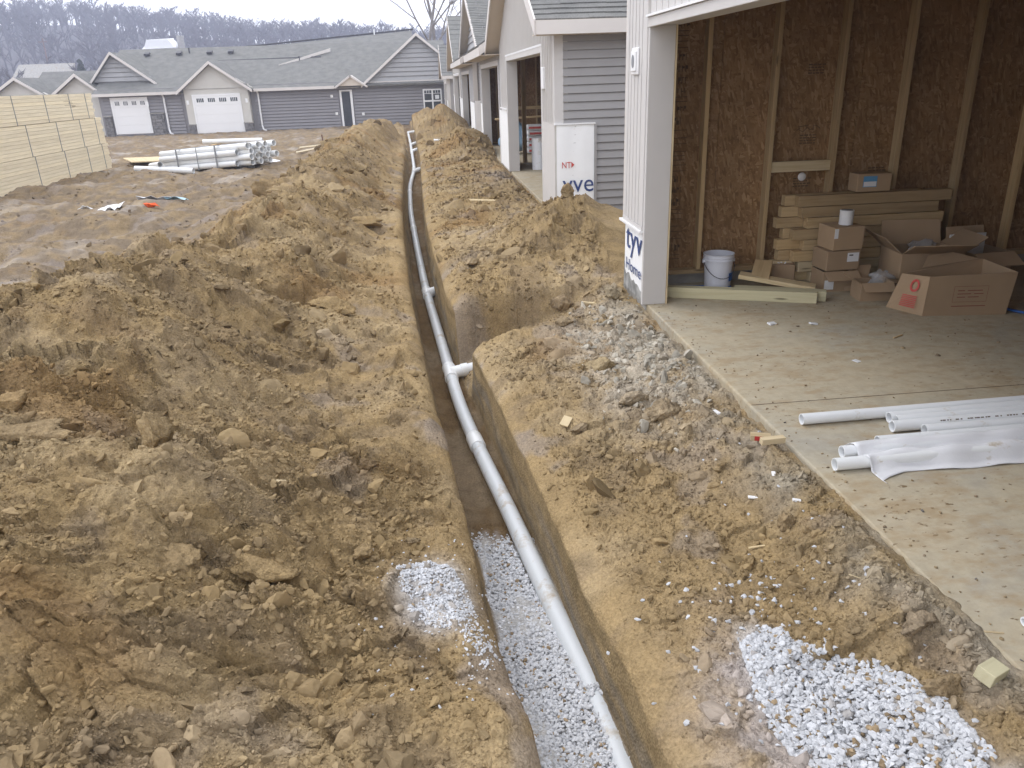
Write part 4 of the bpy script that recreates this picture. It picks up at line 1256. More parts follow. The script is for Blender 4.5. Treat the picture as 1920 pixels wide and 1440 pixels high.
GRAVEL_SHAPES = proto_objects([hull_proto(i, 16, (1, .85, .72)) for i in range(16)], 'chip', 'gravel_pieces')
def trench_gravel():
    items = []; r = random.Random(5)
    for k in range(15000):
        y = 1.15 + 2.85 * r.random() ** 1.05
        y_end = 3.66 + .38 * math.sin(k * 12.9) * abs(math.sin(k * 3.3))
        if y > y_end: continue
        a, b = float(XL(y)) + .06, float(XR(y)) + .0
        t = r.random(); x = a + (b - a) * t
        top = np.interp(y, [1.2, 2.2, 2.6, 3.0, 3.7, 4.0], [-.560, -.563, -.570, -.598, -.648, -.69])
        dx = x - float(PX(y))
        cover = -.001 if (2.33 < y < 2.50) else -.012
        z = top + .004 * float(np.sin(y * 7 + x * 9)) - r.random() * .014 + .02 * max(0, abs(t - .5) * 2 - .7)
        s = r.uniform(.0075, .0135)
        pc = float(PZ(y))
        if abs(dx) < PR:                     # over the pipe: only where the bed buries it
            surf_ = pc + math.sqrt(PR * PR - dx * dx)
            if 2.39 < y < 2.45 and abs(dx) < .04: z = surf_ + s * .4
            elif z < surf_ - .004: continue
        items.append((x, y, z, s))
    cols = gravel_colour(np.random.default_rng(2), len(items), .05)
    q_ = np.array(items)
    o = instanced('gravel_bed', q_[:, :3], q_[:, 3], cols, GRAVEL_SHAPES, 'tint', 3, .7)
    tag(o, 'grey crushed gravel bedding along the bottom of the trench', 'gravel', kind='stuff')
trench_gravel()
def gravel_patch(name, label, n, fn, smin, smax, seed, tint=1.2, dirty=.05):
    r = random.Random(seed); items = []
    xs, ys, zs = [], [], []
    while len(xs) < n:
        p = fn(r)
        if p: xs.append(p[0]); ys.append(p[1]); zs.append(p[2])
    z = soil(np.array(xs), np.array(ys))[0]
    for x, y, dz, zz in zip(xs, ys, zs, z):
        s = r.uniform(smin, smax); items.append((x, y, zz + s * .22 + dz, s))
    cols = np.clip(gravel_colour(np.random.default_rng(seed), len(items), dirty) * tint, .05, .80)
    q_ = np.array(items)
    o = instanced(name, q_[:, :3], q_[:, 3], cols, GRAVEL_SHAPES, 'tint', seed, .6)
    tag(o, label, 'gravel', kind='stuff')
def fnL(r):
    if r.random() < .80:
        a = r.uniform(0, 6.28); q = math.sqrt(r.random())
        x = -.085 + .135 * q * math.cos(a) - .03 * q * math.sin(a); y = 2.52 + .215 * q * math.sin(a)
        return (x, y, r.random() * .010 * (1 - q))
    if r.random() < .5:
        return (.06 + r.gauss(0, .03), 2.27 + r.gauss(0, .07), 0)
    return (r.gauss(-.09, .17), r.gauss(2.45, .25), -.003)
gravel_patch('spilled_gravel', 'white gravel spilled on the left bank beside the trench', 2400, fnL, .0040, .0090, 21, .92, .03)
def fnR(r):
    if r.random() < .96:
        # elongated tongue from upper left to lower right
        t = r.random(); c = (1.04 + .30 * t, 2.14 - .72 * t)
        w_ = .06 + .17 * math.sin(min(1, t * 1.1) * 2.6)
        u = r.uniform(-1, 1)
        return (c[0] + u * w_ * .95, c[1] + u * w_ * .45, r.random() * .020 * (1 - abs(u)))
    return (r.gauss(1.15, .22), r.gauss(2.15, .25), -.002)
gravel_patch('spilled_gravel', 'white gravel patch spilled on the right bank at the bottom corner', 5200, fnR, .0075, .0160, 22, .86, .08)
r_ = random.Random(77)
gravel_patch('scattered_stones', 'sparse white stone chips strewn over the right bank', 45, lambda r: (r.uniform(.85, 1.68), r.uniform(1.5, 3.6), 0), .004, .011, 23, .95, .1)

def rubble():
    rng = np.random.default_rng(31); n = 900
    x = rng.normal(1.38, .17, n); y = rng.normal(5.15, .62, n)
    ok = (x < 1.70) & (x > .9) & (y < 6.5); x, y = x[ok], y[ok]
    z = soil(x, y)[0]; x, y = lean(x, y)
    s_ = np.clip(.006 + .010 * rng.pareto(1.9, len(x)), .005, .055)
    col = np.array([.50, .46, .385]) * rng.uniform(.65, 1.12, (len(x), 1))
    tag(instanced('lime_rubble', np.stack([x, y, z + s_ * .05], -1), s_, col, LUMP_SHAPES, 'soil', 5), 'pale chalky rubble on the right bank by the corner post', 'rubble', kind='stuff')
rubble()
def clod(x, y, size, col, label, sq=(1, .85, .7), seed=0, rot=(0, 0, 0), sink=.60, dz=0.0, group=None, name='soil_clod'):
    V, F = ico_proto(4, 500 + seed, .16, sq)
    n = fbm(V[:, 0] * 4 + seed, V[:, 1] * 4 + V[:, 2] * 3.1, 600 + seed, 4, .6)
    V = V * (1 + .15 * n[:, None])
    V = V * size
    V = V @ np.array(Euler(rot).to_matrix()).T
    z0 = gz(x, y)
    V[:, 2] += -V[:, 2].min() * (1 - sink) + sink * 0
    xa_, ya_ = np.array([float(x)]), np.array([float(y)])
    q_ = soil(xa_, ya_)
    loc_c = soil_colour(xa_, ya_, q_[0], q_[1], q_[2], q_[4], q_[5])[0]
    col = np.array(col) * .25 + loc_c * .80
    tone = np.clip(np.array(col) * (1 + .25 * fbm(V[:, 0] * 12 / size * .1, V[:, 1] * 12 / size * .1 + V[:, 2] * 8, 700 + seed, 3)[:, None]), .02, .7)
    ob = fast_mesh(name, V, F, 'soil', True, {'soil': tone, 'rough': np.full(len(V), .6)})
    q_ = soil(xa_, ya_); xb_, yb_ = lean(xa_, ya_)
    ob.location = (float(xb_[0]), float(yb_[0]), z0 + dz)
    WORLD[ob.name] = Vector(ob.location)
    return tag(ob, label, 'soil clod', group)
K_OCH = (.30, .215, .11); K_BR = (.17, .125, .08); K_GR = (.22, .195, .17); K_YEL = (.40, .33, .19); K_PUR = (.19, .145, .12); K_LIME = (.42, .38, .31)
for a in [
    (-1.30, 3.30, .125, K_OCH, 'large upright ochre clod standing out on the left spoil bank', (.70, .8, 1.15), 1, (.25, .1, .3)),
    (-1.80, 3.25, .155, K_OCH, 'long flat wedge of tan clay at the left picture edge', (1.5, .55, .28), 2, (.2, .1, .2)),
    (-1.93, 3.42, .085, K_OCH, 'rounded tan clod just above the flat clay wedge', (1.1, .8, .75), 3, (0, 0, .5)),
    (-.72, 2.62, .125, K_OCH, 'broad tilted plate of cracked soil low on the left bank', (1.25, .95, .45), 4, (.15, .3, .6)),
    (-1.02, 2.58, .10, K_BR, 'brown block of clay in front of the broad tilted plate', (1.0, .9, .75), 5, (.2, .2, 1.2)),
    (-.35, 2.75, .055, K_OCH, 'smooth tan clod left of the spilled white gravel', (1.1, .9, .7), 6, (0, 0, .4)),
    (-.27, 2.80, .050, K_OCH, 'rounded tan clod touching the spilled white gravel', (1, .95, .8), 7, (0, 0, 1.4)),
    (-.43, 3.55, .065, K_OCH, 'angular tan clod in the middle of the left bank', (.9, .7, .85), 8, (.4, .2, .8)),
    (-.36, 3.42, .055, K_BR, 'round brown clod beside the angular tan clod', (.95, .9, .9), 9, (0, 0, .2)),
    (1.27, 4.02, .088, K_OCH, 'biggest smooth ochre clod on the right bank near the slab', (1.15, 1.0, .85), 10, (0, .1, .3)),
    (1.13, 4.10, .078, K_BR, 'brown clod leaning on the biggest ochre clod', (1.0, .8, .75), 11, (.2, 0, 1.0)),
    (1.15, 4.28, .080, K_OCH, 'tan clod behind the biggest ochre clod', (1.3, .8, .7), 12, (0, 0, .2)),
    (.80, 4.08, .070, K_GR, 'flat grey clod with a wood chip beside it', (1.1, .95, .6), 13, (0, 0, .9)),
    (1.10, 4.95, .120, K_YEL, 'pale yellow lime lump on the right bank', (1.2, .9, .6), 14, (.1, 0, .3)),
    (1.30, 4.72, .095, K_LIME, 'grey white lime lump beside the pale yellow one', (1.1, .9, .7), 15, (0, .1, 1.9)),
    (1.17, 6.75, .115, K_PUR, 'large purplish clod by the end of the side trench', (1.2, .9, .8), 16, (0, 0, .4)),
    (.72, 6.62, .085, K_BR, 'brown clod on the rim of the side trench', (1.2, .8, .75), 17, (0, 0, .1)),
    (1.50, 6.35, .085, K_YEL, 'pale tan clod by the foot of the beige corner post', (1.1, .9, .8), 18, (0, 0, 2.1)),
    (1.02, 6.02, .09, K_OCH, 'layered tan clod on the bank in front of the side trench', (1.3, .8, .55), 19, (0, .1, .2)),
    (1.55, 8.75, .105, K_OCH, 'lone clod perched on top of the tall soil pile', (1.1, .9, .9), 20, (0, 0, .4)),
    (1.53, 1.97, .070, K_BR, 'dark clod at the upper edge of the right gravel patch', (1.25, .95, .8), 21, (0, 0, .2)),
    (1.47, 1.73, .072, K_BR, 'dark crumbly clod at the right edge of the gravel patch', (1.2, 1.0, .9), 22, (0, 0, 1.3)),
    (1.14, 2.60, .032, K_OCH, 'left of a pair of small tan clods on the right bank', (.8, .7, 1.0), 23, (0, 0, .3)),
    (1.20, 2.57, .036, K_OCH, 'right of a pair of small tan clods on the right bank', (1.0, .8, .8), 24, (0, 0, .9)),
    (1.42, 2.72, .050, K_BR, 'brown clod near the slab above the white stone chips', (1.15, .9, .8), 25, (0, 0, .3)),
    (-.95, 10.6, .30, K_OCH, 'flat overhanging slab of soil near the trench edge', (1.35, .7, .28), 26, (.25, .0, .1)),
    (-1.9, 11.3, .26, (.33, .27, .19), 'pale broken crust on the crest of the far left bank', (1.2, .7, .5), 27, (.2, .2, .1)),
    (-2.25, 11.6, .24, K_BR, 'dark lump beside the pale broken crust', (1.1, .8, .7), 28, (0, .3, .1)),
    (-.85, 6.35, .17, K_OCH, 'overhanging plate of soil halfway up the left bank', (1.3, .75, .32), 29, (.3, .1, .3)),
]:
    clod(a[0], a[1], a[2], a[3], a[4], a[5], a[6], a[7], dz=-.035 if a[6] in (4, 5) else 0.0)
gr = clod(-.17, 2.90, .030, (.13, .135, .145), 'small dark grey stone at the top of the left gravel spill', (1.25, .8, .7), 40, name='stone')
gr['category'] = 'stone'

# ------------------------------------------------------------------ pipes lying on the slab
def loose_pipe(p0, p1, label, r=.030, mat='pvc', printed=False, group=None, name='pvc_pipe'):
    t = thing(name, label, 'pipe', p0, 0, group)
    autosmooth(MB().hollow(p0, p1, r, .004, 20).build('barrel', mat, t), 50)
    if printed:
        st2 = MB(); p0v, p1v = Vector(p0), Vector(p1); d = (p1v - p0v); L = d.length; d.normalize(); q = .25; rr2 = random.Random(4)
        while q < L:
            w_ = rr2.uniform(.006, .018)
            c = p0v + d * q + Vector((0, -r * .72, r * .715))
            st2.obox(c, (w_, .006, .0012), (math.radians(45), 0, math.atan2(d.y, d.x))); q += w_ + rr2.choice((.006, .006, .03))
        tag(st2.build('print_line', 'ink_stamp', t), kind='stuff')
    return t
loose_pipe((1.88, 3.565, .032), (4.9, 3.60, .032), 'back white pvc pipe on the slab, its end sticking out furthest left')
loose_pipe((2.33, 3.50, .034), (4.95, 3.50, .07), 'second white pvc pipe from the back of the slab')
loose_pipe((2.345, 3.46, .031), (4.9, 3.45, .031), 'white pvc pipe tucked under the second pipe on the slab')
loose_pipe((2.285, 3.395, .034), (4.8, 3.37, .05), 'white pvc pipe with grey printing along its side', printed=True)
loose_pipe((2.42, 3.33, .031), (4.8, 3.31, .031), 'white pvc pipe half hidden behind the wrapped pipes')
loose_pipe((2.12, 3.245, .032), (4.7, 3.255, .032), 'white pvc pipe lying against the plastic wrapped pipes')
loose_pipe((1.88, 3.145, .046), (4.7, 3.165, .060), 'upper of two pipes wrapped in white film on the slab')
loose_pipe((1.80, 3.055, .032), (4.7, 3.085, .032), 'cream ended lower pipe under the white film', mat='pvc_fit')
loose_pipe((1.87, 1.915, .022), (2.8, 1.93, .022), 'thin bluish pipe end on the slab at the right edge', r=.016)
film = MB(); nu, nv = 60, 15
vs = []; rr = random.Random(9)
for i in range(nu):
    x = 1.92 + 2.7 * i / (nu - 1)
    for k in range(nv):
        v = k / (nv - 1)
        y = 3.205 - .235 * v - .035 * sstep(2.0, 1.9, np.array(x)) * v
        zz = .006
        for (py_, pz_) in ((3.155, .052), (3.07, .032)):
            dy = y - py_
            if abs(dy) < .036: zz = max(zz, pz_ + math.sqrt(max(0, .036 ** 2 - dy * dy)))
        zz = max(zz, .060 * (1 - v * .9) * .8 if v < .8 else .004)
        zz += .004 * math.sin(x * 23 + v * 5) * (v > .2) + .006 * float(perlin(np.array(x * 7.0), np.array(v * 5), 3)) * (1 if v < .9 else .3)
        y += .02 * float(perlin(np.array(x * 3.0), np.array(v * 2), 8)) * v
        if i < 4: y += (.05 - .012 * i) * v * -1; zz = zz * (1 - .1 * (4 - i) * (v > .6))
        vs.append((x + (.05 * v if i == 0 else 0), y, max(zz, .004)))
fs = [[i * nv + k, i * nv + k + 1, (i + 1) * nv + k + 1, (i + 1) * nv + k] for i in range(nu - 1) for k in range(nv - 1)]
film.add(vs, fs)
fo = film.build('plastic_film', 'film', smooth=True)
tag(fo, 'muddy white plastic film draped over the two front pipes', 'plastic film')
sm = fo.modifiers.new('thick', 'SOLIDIFY'); sm.thickness = .0015

# ------------------------------------------------------------------ things inside the near garage
def bucket(c, r, h, label, group=None):
    t = thing('plastic_bucket', label, 'bucket', c)
    prof = [(0, .004), (r * .86, .0), (r * .90, h * .5), (r * .955, h * .80), (r * .955, h * .815), (r * 1.03, h * .82), (r * 1.03, h * .85), (r * .97, h * .855), (r * .975, h * .90), (r * 1.02, h * .905), (r * 1.02, h * .925), (r * .985, h * .93), (r * 1.0, h * .985), (r * 1.03, h * .99), (r * 1.03, h), (r * .97, h), (r * .85, .02), (0, .02)]
    autosmooth(MB().lathe(prof, c, 40).build('body', 'bucket', t), 35)
    # bail hanging down in front
    pts = []
    for k in range(17):
        a = math.pi * k / 16
        pts.append((c[0] - r * 1.04 * math.cos(a), c[1] - r * 1.06 * math.sin(a) - .004, c[2] + h * .80 - .42 * h * math.sin(a)))
    MB().tube(pts, .003, 6).build('bail', 'wire', t, smooth=True)
    for s_ in (-1, 1):
        MB().obox((c[0] + s_ * r * 1.03, c[1], c[2] + h * .80), (.02, .03, .03)).build('bail_ear', 'bucket', t, bevel=.004)
    lab = MB()
    for za, zb in ((.28, .50), (.05, .14)):
        n = 8; vs = []
        for k in range(n + 1):
            a = math.radians(-62 + 44 * k / n); rr_ = r * (.955 if za > .2 else .92) + .002
            vs += [(c[0] + rr_ * math.cos(a), c[1] + rr_ * math.sin(a), c[2] + h * za), (c[0] + rr_ * math.cos(a), c[1] + rr_ * math.sin(a), c[2] + h * zb)]
        o = len(lab.v)
        lab.add(vs, [[2 * k, 2 * k + 2, 2 * k + 3, 2 * k + 1] for k in range(n)])
    lab.build('blue_label', 'blue', t)
    return t
bucket((2.44, 6.36, 0), .128, .315, 'white plastic bucket with a wire bail and blue label by the osb wall')

def board(name, label, cat, c, size, rot, mat, bevel=.003):
    o = MB().obox((0, 0, 0), size).build(name, mat, None, bevel=bevel)
    o.location = c; o.rotation_euler = rot; WORLD[o.name] = Vector(c)
    return tag(o, label, cat)
ang = math.atan2(5.70 - 6.17, 3.05 - 1.92)
board('timber', 'long greenish treated timber lying across the garage floor', 'timber', ((1.915 + 3.06) / 2 + .01, (6.20 + 5.73) / 2 + .03, .045), (1.20, .088, .088), (0, 0, ang), 'treated')
board('timber', 'shorter timber lying behind the long treated one', 'timber', (2.82, 5.95, .043), (.72, .085, .084), (0, 0, ang - .05), 'treated')
board('plank', 'orange brown plank propped on the timber', 'plank', (2.86, 6.10, .105), (.62, .14, .036), (0, math.radians(7), math.radians(-28)), 'pine_x')
board('plank', 'short dusty board end lying tilted on the plank', 'plank', (2.80, 6.28, .16), (.34, .15, .036), (math.radians(0), math.radians(-14), math.radians(62)), 'stud_x')

def carton(name, label, c, size, rotz=0.0, flaps=None, open_top=False, mat='cardboard', th=.006):
    t = thing(name, label, 'box', c, rotz)
    w_, d_, h_ = size
    def part(nm, mbx, m=mat, **k): return mbx.build(nm, m, t, local=True, **k)
    if not open_top:
        part('body', MB().box(-w_ / 2, w_ / 2, -d_ / 2, d_ / 2, 0, h_), bevel=.006)
        part('tape', MB().box(-w_ / 2 + .002, w_ / 2 - .002, -.025, .025, h_ + .0005, h_ + .0012), 'cardboard_in')
    else:
        part('bottom', MB().box(-w_ / 2, w_ / 2, -d_ / 2, d_ / 2, 0, th))
        part('side', MB().box(-w_ / 2, w_ / 2, -d_ / 2, -d_ / 2 + th, th, h_), bevel=.002)
        part('side', MB().box(-w_ / 2, w_ / 2, d_ / 2 - th, d_ / 2, th, h_), bevel=.002)
        part('side', MB().box(-w_ / 2, -w_ / 2 + th, -d_ / 2 + th, d_ / 2 - th, th, h_), bevel=.002)
        part('side', MB().box(w_ / 2 - th, w_ / 2, -d_ / 2 + th, d_ / 2 - th, th, h_), bevel=.002)
        for side, a in (flaps or {}).items():
            L = min(w_, d_) / 2 * .95; a = math.radians(a)       # 0 = upright, 90 = folded out flat, 150 hanging
            dx, dz = math.sin(a) * L, math.cos(a) * L
            m_ = MB()
            if side == 'f': m_.slab((-w_ / 2, -d_ / 2, h_), (w_ / 2, -d_ / 2, h_), (w_ / 2 * .98, -d_ / 2 - dx, h_ + dz), (-w_ / 2 * .98, -d_ / 2 - dx, h_ + dz), th)
            if side == 'b': m_.slab((-w_ / 2, d_ / 2, h_), (w_ / 2, d_ / 2, h_), (w_ / 2 * .98, d_ / 2 + dx, h_ + dz), (-w_ / 2 * .98, d_ / 2 + dx, h_ + dz), th)
            if side == 'l': m_.slab((-w_ / 2, -d_ / 2, h_), (-w_ / 2, d_ / 2, h_), (-w_ / 2 - dx, d_ / 2 * .98, h_ + dz), (-w_ / 2 - dx, -d_ / 2 * .98, h_ + dz), th)
            if side == 'r': m_.slab((w_ / 2, -d_ / 2, h_), (w_ / 2, d_ / 2, h_), (w_ / 2 + dx, d_ / 2 * .98, h_ + dz), (w_ / 2 + dx, -d_ / 2 * .98, h_ + dz), th)
            part('flap', m_)
    return t
def sticker(t, name, x0, x1, y, z0, z1, mat, th=.001):
    return MB().box(x0, x1, y - th, y, z0, z1).build(name, mat, t, local=True)

# lumber stack against the wall
for layer in range(2):
    for i in range(8):
        z = .004 + i * .0945
        rr = random.Random(layer * 31 + i * 7)
        if layer == 0:
            xa = [3.30, 3.18, 3.12, 3.20, 3.10, 3.22, 3.16, 3.12][i]; xb = [4.30, 4.35, 4.25, 4.30, 4.28, 4.46, 4.40, 4.50][i]
        else:
            xa = [2.99, 2.97, 3.02, 3.0, 3.05, 2.98, 3.02, 3.04][i]; xb = 4.3 + rr.uniform(-.1, .15)
        ya = 6.385 + layer * .085 + rr.uniform(-.006, .006)
        nm = ['lowest', 'second', 'third', 'fourth', 'fifth', 'sixth', 'seventh', 'topmost'][i]
        b = MB().box(xa, xb, ya, ya + .075, z, z + .089).build('lumber_board', 'pine_x' if i < 2 else 'stud_x', None, bevel=.003)
        tag(b, '%s board of the %s row in the lumber stack by the osb wall' % (nm, 'front' if layer == 0 else 'back'), 'board', 'boards stacked against the garage wall')
c = carton('cardboard_box', 'closed brown carton with a blue and white label on the lumber stack', (3.78, 6.46, .765), (.30, .16, .15), -.03)
sticker(c, 'blue_label', -.10, .02, -.081, .04, .13, 'label_blue'); sticker(c, 'white_label', -.095, .015, -.0825, .045, .085, 'label')
c = carton('cardboard_box', 'bottom carton of three under the paint can, one flap torn open', (3.39, 6.16, 0), (.29, .24, .17), -.05, {'f': 120}, True)
sticker(c, 'white_label', -.13, -.05, -.122, .02, .10, 'label')
c = carton('cardboard_box', 'middle carton of three with a white shipping label', (3.39, 6.16, .182), (.29, .25, .165), .02)
sticker(c, 'white_label', .03, .13, -.1265, .07, .145, 'label'); MB().box(.045, .08, -.1285, -.1275, .12, .13).build('label_print', 'ink_black', c, local=True)
c = carton('cardboard_box', 'top carton of three with the paint can standing on it', (3.41, 6.16, .352), (.27, .25, .19), .06)
sticker(c, 'white_label', -.134, -.10, -.1265, .10, .18, 'label')
can = thing('paint_can', 'small white paint can standing on the stacked cartons', 'can', (3.43, 6.14, .545))
autosmooth(MB().lathe([(0, 0), (.054, 0), (.056, .004), (.055, .01), (.055, .108), (.057, .112), (.056, .118), (.048, .118), (.046, .112), (0, .112)], (3.43, 6.14, .545), 28).build('body', 'label', can), 40)
MB().lathe([(0, .113), (.043, .113), (.045, .121), (0, .122)], (3.43, 6.14, .545), 24).build('lid', 'steel', can)
c = carton('cardboard_box', 'low brown carton with white scraps on its lid beside the lumber stack', (3.06, 6.50, 0), (.24, .17, .165), -.28)
m_ = MB()
for k in range(6): m_.obox((-.06 + .02 * k, -.02 + .02 * math.sin(k * 2), .172), (.03, .018, .008), (.2 * k, .1, k * .9))
tag(m_.build('paper_scraps', 'label', c, local=True), kind='stuff')
cb = MB().slab((3.42, 6.02, .006), (3.60, 6.00, .006), (3.68, 6.10, .20), (3.50, 6.12, .20), .006).build('cardboard_sheet', 'cardboard')
tag(cb, 'loose sheet of cardboard leaning against the carton stack', 'cardboard')
c = carton('cardboard_box', 'small open carton holding a clear plastic bag', (3.53, 5.80, 0), (.25, .20, .145), -.12, {'f': 125, 'l': 60, 'r': 100}, True)
c2 = carton('cardboard_box', 'large carton with flared flaps and clear plastic inside, behind the big box', (4.05, 6.0, .0), (.50, .42, .34), -.14, {'f': 62, 'l': 48, 'b': 18, 'r': 55}, True)
c3 = carton('cardboard_box', 'white lined carton at the dark right end of the garage', (4.55, 5.98, 0), (.36, .34, .31), .05, {'b': 15, 'f': 120}, True)
MB().box(-.17, .17, .155, .163, .03, .41).build('white_lining', 'label', c3, local=True)
# big crushed box in front
big = thing('cardboard_box', 'big crushed open box with red printing on its side, nearest on the floor', 'box', (3.93, 5.30, 0), -.13)
def bp(nm, vs, m='cardboard', th=.007):
    return MB().slab(*vs, th).build(nm, m, big, local=True)
bp('front_panel', [(-.29, -.10, 0), (.31, -.11, 0), (.335, -.125, .325), (-.285, -.115, .305)])
bp('left_panel', [(-.45, .17, 0), (-.295, -.10, 0), (-.29, -.115, .305), (-.37, .15, .27)])
bp('back_panel', [(.30, .26, 0), (-.44, .17, 0), (-.37, .155, .27), (.29, .27, .34)])
bp('right_panel', [(.315, -.11, 0), (.305, .26, 0), (.295, .27, .34), (.34, -.12, .325)])
bp('bottom', [(-.28, -.09, .008), (.30, -.10, .008), (.29, .25, .008), (-.42, .165, .008)])
bp('flap', [(-.2, .20, .30), (.27, .27, .34), (.12, .40, .37), (-.1, .34, .36)])
pm = MB()
fr_y = lambda z: -.1085 - .012 * (z / .3) - .0006
for (x0_, x1_, z0_, z1_) in ((-.10, .15, .225, .228), (-.10, .15, .105, .108), (-.10, -.097, .105, .228), (.147, .15, .105, .228), (-.07, -.02, .19, .198), (.0, .11, .19, .198), (-.07, .03, .165, .172), (.05, .12, .165, .172), (-.07, -.01, .14, .147), (.01, .09, .14, .147), (-.10, .15, .07, .078)):
    pm.add([(x0_, fr_y(z0_), z0_), (x1_, fr_y(z0_), z0_), (x1_, fr_y(z1_), z1_), (x0_, fr_y(z1_), z1_)], [[0, 1, 2, 3]])
tag(pm.build('red_print', plain('faint_red_print', (.26, .11, .075), .9, .1), big, local=True), kind='stuff')
lp0, lp1, lp2, lp3 = Vector((-.45, .17, 0)), Vector((-.295, -.10, 0)), Vector((-.29, -.115, .305)), Vector((-.37, .15, .27))
def LP(u, v): 
    p = (lp0 * (1 - u) + lp1 * u) * (1 - v) + (lp3 * (1 - u) + lp2 * u) * v
    return p + Vector((-.0165, -.0100, .001))
ring = MB(); n = 20
vs = [LP(.62 + .15 * math.cos(2 * math.pi * k / n), .74 + .17 * math.sin(2 * math.pi * k / n)) for k in range(n)] + [LP(.62 + .09 * math.cos(2 * math.pi * k / n), .74 + .11 * math.sin(2 * math.pi * k / n)) for k in range(n)]
ring.add(vs, [[k, (k + 1) % n, n + (k + 1) % n, n + k] for k in range(n)])
ring.build('red_ring', 'ink_red', big, local=True)
bars = MB()
for k in range(7):
    v = .16 + .048 * k; u0 = .34 if k < 4 else .5
    bars.add([LP(.34, v), LP(.78, v), LP(.78, v + .024), LP(.34, v + .024)], [[0, 1, 2, 3]])
tag(bars.build('red_stripes', 'ink_red', big, local=True), kind='stuff')
def bag_lump(label, c, size, seed):
    V, F = ico_proto(3, seed, .35, size)
    n = fbm(V[:, 0] * 30, V[:, 1] * 30 + V[:, 2] * 22, seed, 3)
    V = V * (1 + .16 * n[:, None])
    o = fast_mesh('plastic_bag', V, F, 'bag', False); o.location = c
    WORLD[o.name] = Vector(c)
    return tag(o, label, 'plastic bag')
bag_lump('clear plastic bag bulging from the small open carton', (3.63, 5.84, .15), (.12, .08, .085), 801)
bag_lump('clear crumpled plastic spilling out of the large flared carton', (4.02, 5.98, .34), (.19, .15, .11), 802)
hs_ = MB(); pts = [(1.95 + .06 * k, 6.48 - .01 * k + .02 * math.sin(k * .9), .016) for k in range(8)]
hs_.tube(pts, .013, 8)
tag(hs_.build('blue_strap', 'blue', smooth=True), 'blue plastic strip lying between the bucket and the corner post', 'strap')
hs_ = MB(); pts = [(4.62 + .4 * math.cos(a) * .8, 5.3 + .3 * math.sin(a), .012) for a in [2.4 + .16 * k for k in range(16)]]
hs_.tube(pts, .010, 8)
tag(hs_.build('blue_hose', 'blue', smooth=True), 'blue air hose curling on the floor at the right edge', 'hose')
# litter on the slab
r_ = random.Random(12); it = []
for k in range(110):
    yy = r_.uniform(1.6, 6.2); it.append((1.74 + abs(r_.gauss(0, .10)), yy, .002, r_.uniform(.003, .010)))
for k in range(190): it.append((r_.uniform(1.8, 4.6), r_.uniform(1.7, 6.1), .003, r_.uniform(.003, .012) * (1.8 if r_.random() < .1 else 1)))
cl_ = soil_tone(np.random.default_rng(6), len(it)) * .8
o = scatter('mud_crumbs', it, PROTO, cl_, 'gravel', flat=.2)
tag(o, 'crumbs of dried mud scattered over the garage floor', 'mud', kind='stuff')
def chip(name, label, cat, x, y, size, rot, mat, dz=0.0, onslab=False, bevel=.002):
    z = 0.0 if onslab else gz(x, y)
    o = MB().obox((0, 0, 0), size).build(name, mat, None, bevel=bevel)
    o.location = (x, y, z + size[2] * .5 + dz); o.rotation_euler = rot
    WORLD[o.name] = Vector(o.location)
    return tag(o, label, cat)
chip('paper_scrap', 'small pinkish paper scrap alone on the garage floor', 'scrap', 2.66, 4.42, (.05, .045, .004), (.1, .1, .6), 'label', onslab=True)
chip('wood_splinter', 'dark thin wood splinter on the middle of the garage floor', 'splinter', 3.18, 4.82, (.11, .010, .008), (0, 0, .5), 'stud_x', onslab=True)
chip('foam_scrap', 'white foam scraps left of pair on the garage floor', 'scrap', 2.47, 5.28, (.07, .04, .012), (.2, .1, .4), 'label', onslab=True)
chip('foam_scrap', 'white foam scraps right of pair on the garage floor', 'scrap', 2.76, 5.22, (.06, .05, .012), (.1, .2, 1.4), 'label', onslab=True)
wb = chip('wood_block', 'offcut of timber with a red painted face beside the slab', 'wood block', 1.60, 3.43, (.10, .040, .030), (.1, 0, -.35), 'pine_x', dz=.012)
MB().box(-.03, .0505, -.0212, -.0202, -.012, .013).build('painted_face', 'red_plastic', wb, local=True)
chip('wood_block', 'short pale pine offcut lying against the slab edge', 'wood block', 1.625, 3.345, (.125, .034, .032), (.05, 0, .06), 'pine_x')
chip('wood_block', 'square cut yellowish wood block at the lower right corner', 'wood block', 1.595, 1.70, (.085, .055, .045), (.15, .1, .45), 'treated')
chip('pvc_scrap', 'white pvc offcut standing out near the round ochre clod', 'scrap', 1.53, 3.86, (.022, .055, .012), (0, 0, .25), 'white')
chip('pvc_scrap', 'white curl of pvc near the slab below the pine offcut', 'scrap', 1.54, 3.12, (.018, .050, .010), (.2, 0, -.25), 'white')
chip('pvc_scrap', 'flat white chip on mud below the pine offcut', 'scrap', 1.40, 3.02, (.045, .020, .008), (0, .1, -.2), 'white')
chip('pvc_scrap', 'white chip on the dark mud right of the flat chip', 'scrap', 1.53, 2.86, (.036, .020, .010), (0, .1, -.3), 'white')
chip('wood_chip', 'bow tie shaped pale wood chip beside the flat grey clod', 'wood chip', .725, 4.20, (.055, .085, .008), (.3, .2, -.5), 'pine_y')
chip('wood_stick', 'pale split stick at the side trench near the post', 'stick', 1.32, 6.32, (.17, .022, .016), (0, .1, -.25), 'pine_x')
chip('wood_stick', 'thin straw coloured sliver lying near the gravel patch', 'stick', 1.50, 2.27, (.085, .004, .004), (0, .1, -.62), 'pine_x')
chip('wood_stick', 'bent cream splinter at the right slab edge', 'stick', 1.72, 1.86, (.06, .008, .005), (0, 0, -.3), 'pine_x', dz=.04)
